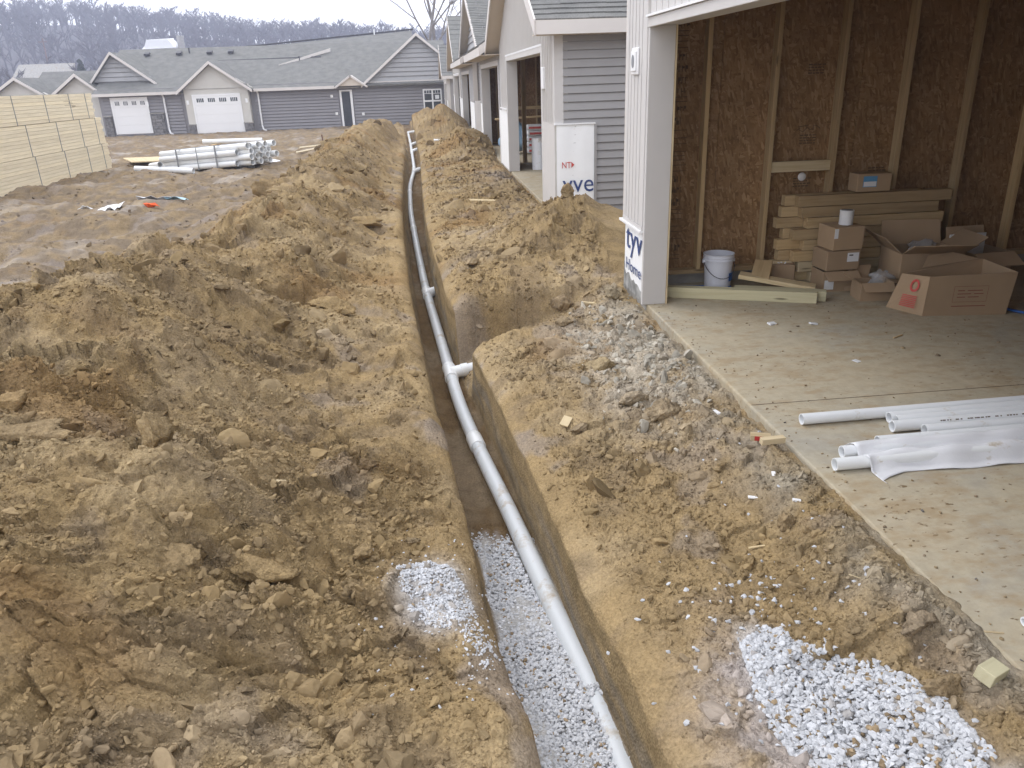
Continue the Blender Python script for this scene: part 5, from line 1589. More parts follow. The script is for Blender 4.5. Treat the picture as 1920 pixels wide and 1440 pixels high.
chip('wood_stick', 'pale thin peg lying on the middle of the right bank', 'stick', 1.27, 2.66, (.075, .010, .008), (0, 0, .1), 'pine_x')
chip('leaf_scrap', 'pale dry husk lying in the middle of the left bank', 'scrap', -.80, 3.28, (.09, .035, .006), (.3, .2, .1), 'pine_x')
chip('board_scrap', 'bent grey board scrap on the dirt by the wrapped garage corner', 'board', 1.05, 10.2, (.55, .12, .02), (.1, .15, .45), 'pine_x')
chip('board_scrap', 'splintered pale board flat on the dirt before the gabled garage', 'board', .85, 12.2, (.45, .10, .02), (.1, .1, .2), 'pine_x')
chip('plastic_scrap', 'white plastic scrap on the dirt far right of the trench', 'scrap', .45, 27.5, (.28, .22, .05), (.1, .1, .2), 'white')

# ------------------------------------------------------------------ things in the second garage
bt = thing('insulation_batts', 'blue plastic wrapped bale inside the second garage', 'bale', (2.35, 20.3, 0))
V, F = ico_proto(3, 811, .12, (.55, .35, .42)); o = fast_mesh('wrapped_bale', V + np.array([0, 0, .36]), F, 'film', True); o.parent = bt
o.data.materials.clear(); o.data.materials.append(plain('pale_blue_film', (.30, .46, .62), .35, .25, 4, spec=.5))
bt['category'] = 'bale'
for k in range(5):
    for j in range(2):
        m_ = MB().obox((0, 0, 0), (.42, .34, .13))
        b = m_.build('bag_of_mix', 'bag_print', None, bevel=.045)
        b.location = (2.72 + .40 * j, 20.0, .10 + .135 * k); b.rotation_euler = (0, 0, random.uniform(-.08, .08)); WORLD[b.name] = Vector(b.location)
        MB().box(-.15, .15, -.172, -.171, -.03, .02).build('red_band', 'ink_red', b, local=True)
        tag(b, '%s bag from the floor, %s of two bag piles in the second garage' % (['lowest', 'second', 'third', 'fourth', 'topmost'][k], ['left', 'right'][j]), 'bag', 'printed bags stacked in the second garage')
rs = MB().lathe([(0, 0), (.16, 0), (.16, .62), (.13, .63), (0, .63)], (2.34, 16.5, 0), 24).build('film_roll', 'film', smooth=False)
tag(autosmooth(rs), 'upright whitish roll standing inside the second garage door', 'roll')
bucket((2.52, 16.1, 0), .15, .36, 'white bucket just inside the door of the second garage')
board('shelf_board', 'long grey board resting above the goods in the second garage', 'board', (2.9, 20.6, .86), (2.2, .30, .035), (0, -.03, -.1), 'stud_x')

# ------------------------------------------------------------------ lumber bundles in the yard (left)
def lumber_bundle(label, x_face, y0, y1, z0, rows, rh, width, seed, mat):
    t = thing('lumber_bundle', label, 'lumber', (x_face, y1, z0), 0, 'bundles of new lumber in the yard')
    r = random.Random(seed); nb = 4; bw = width / nb
    for i in range(rows):
        for j in range(nb):
            # only outer boards differ visibly; inner columns keep the bundle solid
            e = r.uniform(-.05, .05); xa = x_face - bw * (j + 1) + .003; xb = x_face - bw * j - (.003 if j else r.uniform(0, .005))
            m_ = MB().box(xa, xb, y0, y1 + e, z0 + i * rh + .0035, z0 + (i + 1) * rh - .0008)
            m_.build('board', mat, t)
    for ys_ in (y1 - .45, y1 - 1.5, y1 - 2.9, y1 - 4.5):
        if ys_ > y0 + .2:
            s_ = MB()
            s_.box(x_face + .001, x_face + .007, ys_, ys_ + .022, z0, z0 + rows * rh + .006).box(x_face - width, x_face + .007, ys_, ys_ + .022, z0 + rows * rh + .0005, z0 + rows * rh + .006)
            s_.build('strap', 'steel', t)
    return t
YZ = -.24
LX = -9.05
lumber_bundle('lowest lumber bundle of the near stack on the left, sunk in mud', LX, 15.5, 24.3, YZ, 9, .0762, 1.2, 1, 'spruce_y')
lumber_bundle('middle bundle of new boards in the near left lumber stack', LX - .008, 15.4, 24.22, YZ + .692, 9, .0772, 1.2, 2, 'spruce_y')
lumber_bundle('top pale bundle of the near left lumber stack', LX + .004, 15.3, 23.85, YZ + 1.394, 8, .079, 1.2, 3, 'spruce_y')
mk = MB(); rr = random.Random(5)
for k in range(9):
    mk.box(LX + .0048, LX + .0062, 22.3 + rr.uniform(-.3, .3), 22.42 + rr.uniform(-.2, .3), YZ + 1.70 + k * .018, YZ + 1.706 + k * .018)
mo = mk.build('ink_mark', 'ink_stamp', [o for o in bpy.data.objects if o.name.startswith('lumber_bundle') and 'top' in o['label']][0]); tag(mo, kind='stuff')
for k, yb in enumerate((17, 19.5, 22)):
    b = MB().box(LX - 1.2, LX - .01, yb, yb + .09, YZ - .12, YZ - .002).build('sleeper', 'stud_x')
    tag(b, '%s sleeper under the near left lumber stack' % ['nearest', 'middle', 'farthest'][k], 'sleeper', 'sleepers under the lumber')
sh = board('plywood_sheet', 'pale sheet of wood lying on the mud beyond the lumber stack', 'sheet', (-8.35, 25.2, gz(-8.35, 25.2) + .06), (1.1, 1.3, .03), (.03, .04, .5), 'pine_y')

# ------------------------------------------------------------------ strapped bundle of sewer pipe in the yard
bx0, by0, bx1, by1 = -7.3, 23.1, -4.62, 21.3
zb = -.33; zrise = .24
pb = thing('pipe_bundle', 'strapped bundle of long white sewer pipes lying in the yard', 'pipe bundle', (bx0, by0, zb))
d = Vector((bx1 - bx0, by1 - by0, zrise)); L = d.length; d.normalize(); nrm = Vector((-d.y, d.x, 0)).normalized()
R4 = .076
pipes = []
for row in range(4):
    for c_ in range(7):
        off = nrm * ((c_ + (.5 if row % 2 else 0)) * R4 * 2.04)
        z = R4 + row * R4 * 1.78
        j = random.uniform(-.06, .05); flip = (row + c_) % 2
        p0 = Vector((bx0, by0, zb + z)) + off + d * j
        p1 = p0 + d * (L + .07 * (1 if flip else -1) + random.uniform(-.03, .03))
        if c_ == 0 and row % 2 == 0: p1 = p1 - d * .22
        m_ = MB().hollow(p0, p1, R4, .007, 14)
        b_ = MB()
        po = autosmooth(m_.build('pipe', 'pvc', pb), 50)
        if flip: autosmooth(MB().hollow(p1 - d * .22, p1 + d * .03, R4 + .006, .012, 14).build('bell', 'pvc_fit', po), 50)
for q, wd in ((.24, .05), (.48, .02), (.70, .05)):
    c0 = Vector((bx0, by0, zb)) + d * (L * q)  # strap plane
    s_ = MB()
    H = R4 * 2 + 3 * R4 * 1.78; Wd = R4 * 2.04 * 7.2
    s_.obox(c0 + Vector((0, 0, H / 2)) - nrm * (R4 + .012), (wd, .012, H + .03), (0, 0, math.atan2(d.y, d.x)))
    s_.obox(c0 + Vector((0, 0, H + .008)) + nrm * (Wd / 2 - R4), (wd, Wd, .012), (0, 0, math.atan2(d.y, d.x)))
    s_.build('strap', 'steel', pb)
def yard_pipe(x0_, y0_, x1_, y1_, label, r=.075, dz=0.0, dz1=0.0):
    z0_, z1_ = gz(x0_, y0_) + r + dz, gz(x1_, y1_) + r + dz1
    return loose_pipe((x0_, y0_, z0_), (x1_, y1_, z1_), label, r)
yard_pipe(-7.6, 21.9, -6.05, 21.6, 'short white pipe lying on the mud in front of the pipe bundle')
yard_pipe(-7.35, 22.4, -6.9, 21.75, 'short crooked pipe piece resting on the front pipe', .07, .06, .10)
loose_pipe((-6.72, 25.5, .30), (-4.95, 25.5, .28), 'single white pipe lying behind the strapped bundle', .07)
for k, xq in enumerate((-6.4, -5.3)):
    tag(MB().box(xq, xq + .1, 25.1, 25.9, -.35, .228).build('pipe_rest', 'stud_y'), ['left', 'right'][k] + ' wooden rest under the single pipe behind the bundle', 'block')
for k, (a, b_) in enumerate((((-4.15, 27.4), (-2.95, 28.2)), ((-4.15, 26.6), (-3.3, 27.1)))):
    za = gz(*a) + .08; zb_ = gz(*b_) + .10
    m_ = MB().tube([(a[0], a[1], za), (b_[0], b_[1], zb_)], .035, 4).build('wood_strip', 'spruce_x')
    tag(m_, ['longer', 'shorter'][k] + ' pale wood strip sticking out past the pipe bundle', 'wood strip')
m_ = MB().tube([(-2.95, 24.2, gz(-2.95, 24.2) - .05), (-2.99, 24.2, gz(-2.95, 24.2) + .42)], .018, 5).build('stake', 'pole'); tag(m_, 'thin dark survey stake on the left bank', 'stake')
# litter in the yard
def sheet_scrap(name, label, x, y, w_, h_, mat, rot=0.0, seed=1):
    z = gz(x, y); n = 6; vs = []; rr = random.Random(seed)
    for i in range(n):
        for k in range(n):
            u, v = (i / (n - 1) - .5) * w_, (k / (n - 1) - .5) * h_
            c_, s_ = math.cos(rot), math.sin(rot)
            X, Y_ = x + u * c_ - v * s_, y + u * s_ + v * c_
            vs.append((X + rr.uniform(-.02, .02), Y_ + rr.uniform(-.02, .02), gz(X, Y_) + .02 + rr.uniform(0, .05)))
    o = MB().add(vs, [[i * n + k, i * n + k + 1, (i + 1) * n + k + 1, (i + 1) * n + k] for i in range(n - 1) for k in range(n - 1)]).build(name, mat, smooth=False)
    so = o.modifiers.new('t', 'SOLIDIFY'); so.thickness = .004
    return tag(o, label, 'litter')
sheet_scrap('plastic_scrap', 'white and blue torn plastic on the yard mud', -4.95, 14.9, .55, .5, 'film', .3, 1)
sheet_scrap('plastic_scrap', 'pale blue plastic strip next to the orange scrap', -4.55, 14.85, .35, .3, plain('light_blue_film', (.45, .65, .75), .4, .1), .1, 2)
sheet_scrap('plastic_scrap', 'grey white plastic scrap left of the torn plastic', -5.35, 13.95, .32, .3, 'film', -.3, 3)
sheet_scrap('plastic_scrap', 'small white scrap alone on the yard mud at far left', -6.0, 14.5, .16, .2, 'film', 0, 4)
sheet_scrap('orange_scrap', 'bright orange plastic scrap on the yard mud', -4.78, 14.2, .22, .24, 'orange', .5, 5)
sheet_scrap('plastic_scrap', 'white paper on the mud below the pipe bundle', -4.85, 22.2, .5, .7, 'film', .2, 6)
sheet_scrap('plastic_scrap', 'small white scrap under the bell end of the pipe bundle', -4.3, 23.6, .3, .5, 'film', .2, 7)

# ------------------------------------------------------------------ far house across the yard
FY = 54.0; FB = -.80; EV = 1.72
hz = thing('ranch_house', 'long grey sided house with two white garage doors and gabled roofs', 'house', (-11, FY, FB))
def hbox(nm, mat, x0, x1, y0, y1, z0, z1, parent=None, **k): return MB().box(x0, x1, y0, y1, z0, z1).build(nm, mat, parent or hz, **k)
def far_lap(x0, x1, z0, z1, yf=FY, mat='siding_far', nm='lap_siding', exp=.19): return lap_wall_y(nm, x0, x1, yf + .038, z0, z1, hz, mat, exp, gap=.045)
hbox('wall', 'siding_far', -20.1, 9.0, FY + .06, FY + .25, FB - .3, EV + .25)
far_lap(-19.9, -15.1, FB, EV); far_lap(-10.6, -5.35, FB, EV); far_lap(-4.4, 9.0, FB, EV + .02)
hbox('foundation', 'foundation', -20.0, 9.0, FY - .06, FY + .01, FB - .5, FB)
hbox('band_board', 'fascia', -3.4, 9.0, FY - .14, FY - .065, EV + .03, EV + .20)
# garage bump-out with door two
hbox('garage_front', 'stucco', -14.75, -10.85, FY - .5, FY, FB - .3, EV + .35)
MB().prism([(-15.05, EV + .1), (-10.55, EV + .1), (-10.55, EV + .12), (-12.85, 3.25), (-15.05, EV + .12)], 'y', FY - .5, FY - .35).build('gable_wall', 'stucco', hz)
MB().prism([(-13.35, 2.85), (-12.4, 2.85), (-12.87, 3.2)], 'y', FY - .53, FY - .501).build('gable_panel', 'shake', hz)
def sect_door(xa, xb, za, zb, yf):
    dr = hbox('garage_door', 'door_white', xa, xb, yf - .02, yf + .02, za, zb)
    n = 4; h = (zb - za) / n
    for i in range(n):
        MB().box(xa + .02, xb - .02, yf - .034, yf - .021, za + i * h + .012, za + (i + 1) * h - .012).build('door_panel', 'door_white', dr, bevel=.006)
    w4 = (xb - xa) / 4
    for i in range(4):
        pw = MB().box(xa + i * w4 + .16, xa + (i + 1) * w4 - .10, yf - .042, yf - .0345, zb - .36, zb - .13).build('pane', 'glass', dr)
        for q in range(3):
            xm = xa + i * w4 + .16 + (w4 - .26) * (q + 1) / 4
            MB().box(xm - .012, xm + .012, yf - .050, yf - .0425, zb - .36, zb - .13).build('muntin', 'door_white', dr)
    for xs in (xa - .10, xb):
        hbox('door_casing', 'white', xs, xs + .10, yf - .05, yf - .0, za, zb + .1)
    hbox('door_casing', 'white', xa, xb, yf - .05, yf, zb, zb + .1)
sect_door(-14.2, -11.45, FB + .02, 1.42, FY - .505)
sect_door(-19.3, -17.25, FB + .12, 1.40, FY - .02)
def stone_pier(x0, x1, z0, z1, yf, seed):
    r = random.Random(seed); z = z0
    pr = hbox('stone_pier', 'stone', x0, x1, yf - .08, yf - .02, z0, z1)
    while z < z1 - .04:
        h = min(r.uniform(.12, .24), z1 - z); x = x0
        while x < x1 - .03:
            w_ = min(r.uniform(.18, .45), x1 - x)
            MB().box(x + .008, x + w_ - .008, yf - .13 - r.uniform(0, .03), yf - .081, z + .008, z + h - .008).build('stone', 'stone', pr, bevel=.015)
            x += w_
        z += h
    hbox('stone_cap', 'foundation', x0 - .03, x1 + .03, yf - .17, yf - .02, z1, z1 + .06)
stone_pier(-17.1, -16.3, FB, .48, FY, 1); stone_pier(-14.75, -14.32, FB, -.28, FY - .5, 2); stone_pier(-11.32, -10.75, FB, -.28, FY - .5, 3); stone_pier(-19.95, -19.5, FB, .4, FY, 4)
for xs in (-16.15, -10.35):
    m_ = MB().tube([(xs, FY - .3, EV + .02), (xs, FY - .25, EV - .12), (xs + .02, FY - .10, EV - .3), (xs + .02, FY - .10, FB + .3), (xs + .1, FY - .22, FB + .08), (xs + .3, FY - .5, FB + .04)], .055, 6)
    m_.build('downspout', 'white', hz)
for xs in (-14.6, -11.0, -17.05): hbox('wall_lamp_plate', 'white', xs - .07, xs + .07, FY - .53, FY - .505, .95, 1.2)
for xs, zz in ((-5.75, 1.05), (-5.55, -.02), (-3.85, -.1)): hbox('outlet_cover', 'white', xs - .08, xs + .08, FY - .06, FY - .02, zz, zz + .17)
# entry door with small gable
hbox('entry_door', 'dark', -5.12, -4.58, FY - .07, FY - .03, FB + .10, 1.35)
for xa, xb in ((-5.24, -5.12), (-4.58, -4.44)): hbox('door_casing', 'white', xa, xb, FY - .09, FY - .02, FB + .08, 1.40)
hbox('door_casing', 'white', -5.24, -4.44, FY - .09, FY - .02, 1.40, 1.48)
MB().prism([(-5.35, 1.72), (-3.5, 1.72), (-4.42, 2.26)], 'y', FY - .6, FY - .1).build('porch_gable', 'soffit', hz)
for sgn in (-1, 1):
    xe = -4.42 + sgn * 1.05
    m_ = MB(); A, B, Cq, D = (xe, FY - .72, 1.66), (xe, FY + 1.0, 1.66), (-4.42, FY + 1.0, 2.36), (-4.42, FY - .72, 2.36)
    m_.slab(A, D, Cq, B, .10) if sgn < 0 else m_.slab(A, B, Cq, D, .10)
    m_.build('porch_roof', 'fascia', hz)
# window
wf = hbox('window', 'white', .08, 1.30, FY - .075, FY - .02, -.08, 1.36)
for xa in (.17, .74):
    for za, zb_ in ((-.0, .58), (.68, 1.27)):
        pn = MB().box(xa, xa + .47, FY - .085, FY - .076, za, zb_).build('pane', 'glass', wf)
        if za > .5:
            for q in (1, 2): MB().box(xa + .47 * q / 3 - .012, xa + .47 * q / 3 + .012, FY - .092, FY - .086, zb_ - .18, zb_).build('muntin', 'white', wf)
            MB().box(xa, xa + .47, FY - .092, FY - .086, zb_ - .20, zb_ - .175).build('muntin', 'white', wf)
MB().box(.86, 1.12, FY - .092, FY - .0855, .74, .98).build('sticker', 'label', wf)
# roofs
def roof_quad(A, B, Cq, D, th=.12, fascia=True):
    rf = MB().slab(A, B, Cq, D, th).build('roof', 'shingle', hz)
    return rf
def tri_gable(x0, x1, xp, ze, zp, yf, mat, panel=None, rake=.16, eave_over=.35, back=6.5):
    MB().prism([(x0, ze), (x1, ze), (xp, zp)], 'y', yf, yf + .12).build('gable_wall', mat, hz)
    sl0 = (zp - ze) / (xp - x0); sl1 = (zp - ze) / (x1 - xp)
    if mat == 'shake':
        m_ = MB(); z = ze
        while z < zp - .15:
            a = x0 + (z - ze) / sl0; b = x1 - (z - ze) / sl1
            m_.prism([(yf - .09, z + .045), (yf - .03, z + .27), (yf - .02, z + .27), (yf - .02, z + .045)], 'x', a + .1, b - .1); z += .27
        m_.build('shake_course', 'shake', hz)
    for sgn, xe, sl in ((-1, x0 - eave_over, sl0), (1, x1 + eave_over, sl1)):
        zz = ze - eave_over * sl + .12; zr = zp + .12
        A, B, Cq, D = (xe, yf - .4, zz), (xe, yf + back, zz), (xp, yf + back, zr), (xp, yf - .4, zr)
        m_ = MB(); m_.slab(A, D, Cq, B, .10) if sgn < 0 else m_.slab(A, B, Cq, D, .10)
        rf = m_.build('roof', 'shingle', hz)
        rk = MB()
        y0_, y1_ = yf - .43, yf - .401
        rk.add([(xe, y0_, zz - rake), (xe, y0_, zz + .02), (xp, y0_, zr + .02), (xp, y0_, zr - rake), (xe, y1_, zz - rake), (xe, y1_, zz + .02), (xp, y1_, zr + .02), (xp, y1_, zr - rake)],
               [[0, 1, 2, 3], [7, 6, 5, 4], [0, 4, 5, 1], [1, 5, 6, 2], [2, 6, 7, 3], [3, 7, 4, 0]])
        rk.build('rake_board', 'fascia', rf)
# main roof: eave in front, ridge behind
roof_quad((-20.3, FY - .42, EV + .02), (1.8, FY - .42, EV + .02), (1.8, FY + 6.2, 4.52), (-20.3, FY + 6.2, 4.52))
roof_quad((1.8, FY + 13, EV), (-20.3, FY + 13, EV), (-20.3, FY + 6.2, 4.52), (1.8, FY + 6.2, 4.52))
for xa, xb in ((-20.3, -15.1), (-10.5, -5.5)): hbox('eave_fascia', 'fascia', xa, xb, FY - .46, FY - .425, EV - .14, EV + .03)
hbox('eave_soffit', 'soffit', -20.2, -4, FY - .42, FY, EV - .13, EV - .11)
tri_gable(-14.75, -10.85, -12.87, EV + .12, 3.28, FY - .55, 'stucco', back=5.5)
tri_gable(-20.6, -17.0, -19.15, 2.42, 4.05, FY + 1.2, 'shake', back=5.0)
tri_gable(-3.45, 3.2, -.10, EV + .16, 4.55, FY - .02, 'shake', back=14)
# raised rear roof with a rake edge, ridge caps, vents
roof_quad((-13.2, FY + 7.0, 3.95), (-.4, FY + 7.0, 4.55), (-.4, FY + 10.5, 5.45), (-13.2, FY + 10.5, 4.55), .15)
m_ = MB(); m_.add([(-9.3, FY + 2.9, 3.05), (-6.0, FY + 4.6, 3.95), (-6.0, FY + 4.6, 4.15), (-9.3, FY + 2.9, 3.18), (-9.3, FY + 3.0, 3.05), (-6.0, FY + 4.7, 3.95), (-6.0, FY + 4.7, 4.15), (-9.3, FY + 3.0, 3.18)], [[0, 1, 2, 3], [7, 6, 5, 4], [0, 4, 5, 1], [1, 5, 6, 2], [2, 6, 7, 3], [3, 7, 4, 0]])
m_.build('rake_board', 'fascia', hz)
MB().tube([(-13.4, FY + 4.0, 3.55), (-6.6, FY + 4.0, 3.60)], .06, 6).build('ridge_cap', 'wire', hz)
MB().tube([(-13.4, FY + 10.4, 4.62), (-.3, FY + 10.4, 5.52)], .06, 6).build('ridge_cap', 'wire', hz)
for xs in (-18.2, -16.1, -14.1, -12.7):
    MB().obox((xs, FY + 5.0, 4.16), (.36, .40, .16), (math.radians(22), 0, 0)).build('roof_vent', 'wire', hz, bevel=.03)
for xs, ys_, zz in ((-15.5, FY + 5.3, 4.2), (-8.0, FY + 3.6, 3.4), (-3.2, FY + 10.2, 5.3)):
    MB().tube([(xs, ys_, zz - .2), (xs, ys_, zz + .28)], .05, 8).build('vent_pipe', 'pvc' if xs > -5 else 'wire', hz)
# left neighbour: smaller gabled garages behind the lumber
nb_ = thing('garage_building', 'small pale gabled garages behind the lumber stack at far left', 'building', (-23.5, 55, FB))
for (xa, xb, xp, zp, yf) in ((-23.0, -19.9, -21.3, 2.85, 54.6), (-28.0, -24.2, -26.0, 2.80, 57)):
    MB().prism([(xa, FB), (xb, FB), (xb, 1.75), (xp, zp), (xa, 1.75)], 'y', yf, yf + .3).build('gable_wall', 'stucco', nb_)
    for sgn, xe in ((-1, xa - .4), (1, xb + .4)):
        zz = 1.45
        A, B, Cq, D = (xe, yf - .4, zz), (xe, yf + 6, zz), (xp, yf + 6, zp + .12), (xp, yf - .4, zp + .12)
        m_ = MB(); m_.slab(A, D, Cq, B, .10) if sgn < 0 else m_.slab(A, B, Cq, D, .10)
        rf = m_.build('roof', 'shingle', nb_)
        rk = MB(); y0_, y1_ = yf - .43, yf - .401; zr = zp + .12
        rk.add([(xe, y0_, zz - .15), (xe, y0_, zz + .02), (xp, y0_, zr + .02), (xp, y0_, zr - .17), (xe, y1_, zz - .15), (xe, y1_, zz + .02), (xp, y1_, zr + .02), (xp, y1_, zr - .17)],
               [[0, 1, 2, 3], [7, 6, 5, 4], [0, 4, 5, 1], [1, 5, 6, 2], [2, 6, 7, 3], [3, 7, 4, 0]])
        rk.build('rake_board', 'fascia', rf)
MB().slab((-26.0, 57.5, 1.6), (-20.5, 57.5, 1.6), (-20.5, 61, 3.3), (-26.0, 61, 3.3), .12).build('roof', 'shingle', nb_)
m_ = MB().tube([(-18.6, 48, gz(-18.6, 48) - .1), (-18.6, 48, gz(-18.6, 48) + .5)], .12, 10).build('drain_riser', 'wire'); tag(m_, 'short dark riser pipe standing in the yard before the garage door', 'riser')

# ------------------------------------------------------------------ wooded hill
def crest(x): return np.interp(x, [-700, -330, -216, -160, -123, -90, -52, 0, 120, 300, 900], [36, 34, 30, 26, 26, 22, 17, 13, 11, 9, 9])
def hill_h(x, y):
    t = sstep(120, 345, y)
    return -1.2 + (crest(x) + 1.2) * t ** 1.15 + 1.2 * fbm(x * .02, y * .02, 900, 3) * t
def make_hill():
    xs = np.linspace(-700, 900, 161); ys = np.linspace(100, 460, 61)
    X, Y_ = np.meshgrid(xs, ys)
    Z = hill_h(X, Y_) - .6 - 25 * sstep(380, 460, Y_)
    V = np.stack([X, Y_, Z], -1).reshape(-1, 3); idx = np.arange(X.size).reshape(X.shape)
    F = np.stack([idx[:-1, :-1], idx[:-1, 1:], idx[1:, 1:], idx[1:, :-1]], -1).reshape(-1, 4)
    tag(fast_mesh('hill', V, F, 'hill', True), kind='structure')
make_hill()
def bare_tree(seed, h, depth, nseg=4, spread=.55, sides=4, kids=(2, 3), trunk_r=.016):
    r = random.Random(seed); segs = []
    def grow(p, d, L, rad, lev):
        pts = [p.copy()]; rads = [rad]; q = p.copy(); dd = d.copy()
        for i in range(nseg):
            dd = (dd + Vector((r.gauss(0, .10), r.gauss(0, .10), r.gauss(.03, .06)))).normalized()
            q = q + dd * L / nseg; pts.append(q.copy()); rads.append(rad * (1 - .62 * (i + 1) / nseg))
            if lev < depth and i >= (1 if lev else 1):
                for _ in range(r.randint(*kids) if lev else r.randint(1, 2)):
                    ax = Vector((r.gauss(0, 1), r.gauss(0, 1), r.gauss(.2, .5))).normalized()
                    nd_ = (dd * (1 - spread * r.uniform(.5, 1.1)) + ax * spread * r.uniform(.7, 1.2)).normalized()
                    grow(q.copy(), nd_, L * r.uniform(.42, .66), rads[-1] * r.uniform(.5, .75), lev + 1)
        segs.append((pts, rads, lev))
    grow(Vector((0, 0, 0)), Vector((0, 0, 1)), h * .72, h * trunk_r, 0)
    return segs
def tree_mesh(segs, sides=4, levs=None, minr=0.0):
    m_ = MB()
    for pts, rads, lev in segs:
        if levs is not None and lev not in levs: continue
        m_.tube(pts, [max(minr, q) for q in rads], sides if lev == 0 else max(3, sides - lev), caps=False)
    return m_
def far_wood():
    protos = []
    for i in range(9):
        r = random.Random(40 + i); V = []; F = []
        def spike(p, q, rad):
            d_ = (q - p); a_ = d_.orthogonal().normalized(); b_ = a_.cross(d_).normalized(); o_ = len(V)
            for k in range(3):
                t_ = 2.094 * k; V.append(tuple(p + (a_ * math.cos(t_) + b_ * math.sin(t_)) * rad))
            V.append(tuple(q))
            for k in range(3): F.append([o_ + k, o_ + (k + 1) % 3, o_ + 3])
        top = Vector((r.gauss(0, .05), r.gauss(0, .05), 1))
        spike(Vector((0, 0, 0)), top, .030)
        for k in range(11):
            h0 = r.uniform(.22, .85); p = top * h0; a_ = r.uniform(0, 6.28); L_ = r.uniform(.22, .42) * (1.15 - .55 * h0)
            d_ = Vector((math.cos(a_) * .72, math.sin(a_) * .72, r.uniform(.55, 1.1))).normalized()
            q = p + d_ * L_; spike(p, q, .017)
            for j in range(5):
                p2 = p + (q - p) * r.uniform(.3, .95); d2 = (d_ + Vector((r.gauss(0, .6), r.gauss(0, .6), r.gauss(.25, .4)))).normalized()
                spike(p2, p2 + d2 * L_ * r.uniform(.35, .65), .0115)
        protos.append((np.array(V), np.array(F)))
    print('tree tris', [len(p[1]) for p in protos])
    rng = np.random.default_rng(4); items = []
    def put(n, y0, y1, x0=-330, x1=70, hmin=9, hmax=15):
        y = rng.uniform(y0, y1, n); x = rng.uniform(x0, x1, n) * (y / 345)
        for a, b in zip(x, y):
            if abs(a / b + .286) < .022 and b < 203: continue
            items.append((a, b, float(hill_h(np.array([a]), np.array([b]))[0]) - .8, rng.uniform(hmin, hmax)))
    put(600, 322, 350, -300, 40, hmin=6, hmax=10); put(430, 280, 330, -300, 40, hmin=7, hmax=11); put(330, 220, 285, -300, 20, hmin=7, hmax=11); put(170, 160, 225, -300, 0, hmin=6, hmax=10); put(90, 125, 165, -300, -80, 5, 8)
    Vs, Fs = [], []; o = 0
    for (x, y, z, s) in items:
        V, F = protos[rng.integers(len(protos))]
        a = rng.uniform(0, 6.28); c_, s_ = math.cos(a), math.sin(a)
        W = V * s * np.array([1.15, 1.15, 1.0]); W = np.stack([W[:, 0] * c_ - W[:, 1] * s_ + x, W[:, 0] * s_ + W[:, 1] * c_ + y, W[:, 2] + z], -1)
        Vs.append(W); Fs.append(F + o); o += len(W)
    V, F = np.concatenate(Vs), np.concatenate(Fs)
    print('wood tris', len(F))
    tag(fast_mesh('wood', V, F, 'twig', False), 'bare leafless winter woods covering the hill behind the houses', 'woods', kind='stuff')
far_wood()
for k, (x, y, h, sd, lab) in enumerate(((.5, 72, 17, 3, 'leftmost tall bare tree behind the grey house'), (2.3, 75, 18, 12, 'middle bare tree behind the end of the garage row'), (4.0, 70, 17, 21, 'rightmost bare tree showing beside the nearest tall roof'))):
    t = thing('bare_tree', lab, 'tree', (x, y, -1.2), 0, 'bare trees behind the houses')
    sg = bare_tree(sd, h, 3, 5, .42, 7, (1, 2), .0115)
    m_ = tree_mesh(sg, 8, (0,), .02); m_.build('trunk', 'bark', t, smooth=True, local=True)
    m_ = tree_mesh(sg, 6, (1, 2, 3), .012); m_.build('branches', 'bark', t, smooth=True, local=True)
# evergreen, utility pole with wires, hillside sheds
ev = thing('evergreen_tree', 'dark evergreen tree behind the far left gable', 'tree', (-46, 120, 0))
MB().tube([(0, 0, -2), (0, 0, 6)], [.2, .05], 6).build('trunk', 'bark', ev, local=True)
m_ = MB(); r = random.Random(2)
for k in range(900):
    z = r.random() ** .8 * 6.2; rad = (1 - z / 6.6) * 2.0 * r.uniform(.4, 1); a = r.uniform(0, 6.28)
    p = Vector((rad * math.cos(a), rad * math.sin(a), z - rad * .2)); t1 = Vector((r.gauss(0, 1), r.gauss(0, 1), r.gauss(0, .5))).normalized() * .28; t2 = Vector((r.gauss(0, 1), r.gauss(0, 1), r.gauss(-.5, .5))).normalized() * .22
    m_.add([p - t1, p + t1, p + t2], [[0, 1, 2]])
m_.build('crown', 'evergreen', ev, local=True)
po = thing('utility_pole', 'reddish utility pole with wires in front of the wooded hill', 'pole', (-79.5, 190, 1))
MB().tube([(0, 0, -3), (.1, 0, 12.2)], [.20, .14], 8).build('shaft', 'pole', po, local=True)
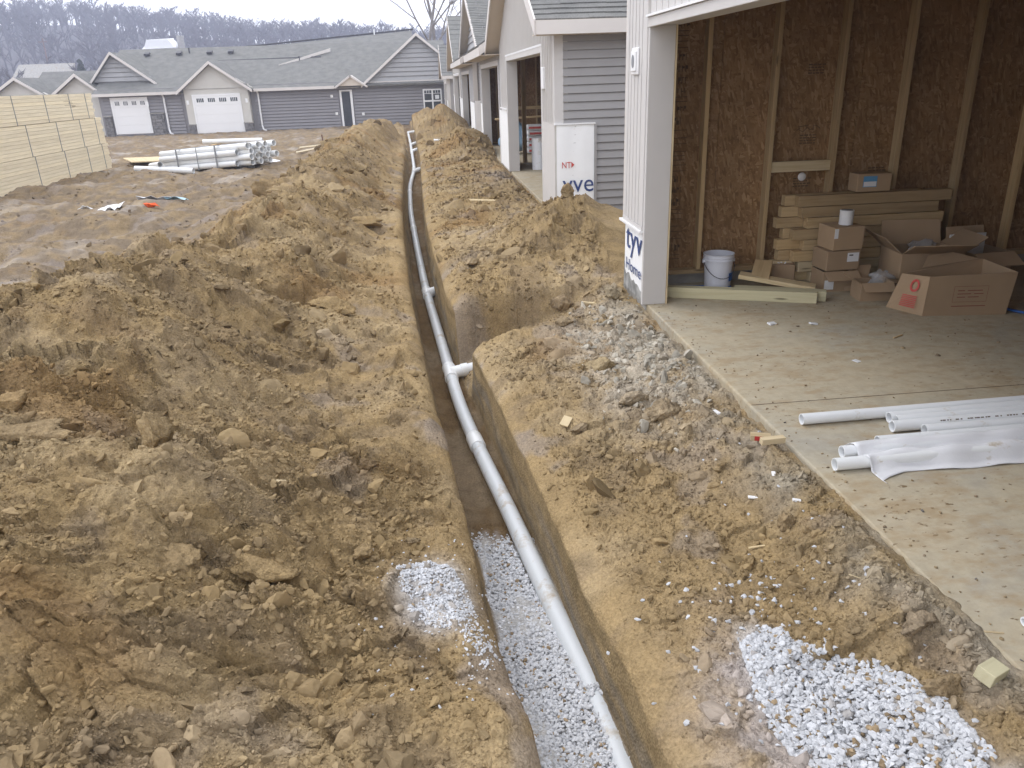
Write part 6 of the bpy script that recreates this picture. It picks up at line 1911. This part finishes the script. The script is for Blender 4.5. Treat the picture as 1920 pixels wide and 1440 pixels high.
MB().box(-.9, .9, -.05, .05, 11.4, 11.6).build('crossarm', 'pole', po, local=True)
for za, zb_ in ((6.6, 5.4),):
    m_ = MB()
    pts = [(-40 + 84 * k / 14, -.5, za + 1.9 - (1.9 + za - zb_) * k / 14 - 1.2 * math.sin(math.pi * k / 14)) for k in range(15)]
    m_.tube(pts, .035, 4); m_.build('wire', 'wire', po, local=True)
ws = thing('barn', 'white barn with a silo seen above the far roof', 'barn', (-57.2, 200, 9.3))
MB().prism([(-4, -3), (2.6, -3), (2.6, 1.8), (1.4, 3.4), (-3.2, 3.4), (-4, 1.6)], 'y', -3, 3).build('walls', 'white', ws, local=True)
MB().slab((-4.4, -3.2, 1.5), (3.0, -3.2, 1.7), (2.0, 0, 3.7), (-3.2, 0, 3.6), .15).build('roof', 'white', ws, local=True)
MB().tube([(3.4, 0, -3), (3.4, 0, 4.2)], .8, 12).build('silo', 'foundation', ws, local=True)
MB().box(-.6, .4, -3.1, -3.02, .5, 1.8).build('loft_door', 'label', ws, local=True)
gh = thing('hillside_house', 'pale grey long roof among the trees at far left', 'house', (-64, 150, 3.5))
MB().box(-4.6, 4.6, 0, 5, -4, 1.2).build('walls', 'shake', gh, local=True)
MB().slab((-5, -.5, 1.1), (5, -.5, 1.1), (4.6, 2.6, 3.4), (-4.6, 2.6, 3.4), .2).build('roof', 'foundation', gh, local=True)

# ------------------------------------------------------------------ haze over the valley
def haze():
    o = MB().box(-760, 960, -40, 520, -30, 48).build('haze', None)
    m = bpy.data.materials.new('haze_air'); m.use_nodes = True
    n, l = m.node_tree.nodes, m.node_tree.links
    n.remove(n['Principled BSDF'])
    v = n.new('ShaderNodeVolumePrincipled')
    v.inputs['Color'].default_value = (.74, .80, 1.0, 1)
    v.inputs['Density'].default_value = .0015
    v.inputs['Anisotropy'].default_value = 0.2
    l.new(v.outputs[0], n['Material Output'].inputs['Volume'])
    o.data.materials.append(m)
    tag(o, 'pale bluish air between the yard and the wooded hill', 'haze', kind='stuff')
haze()
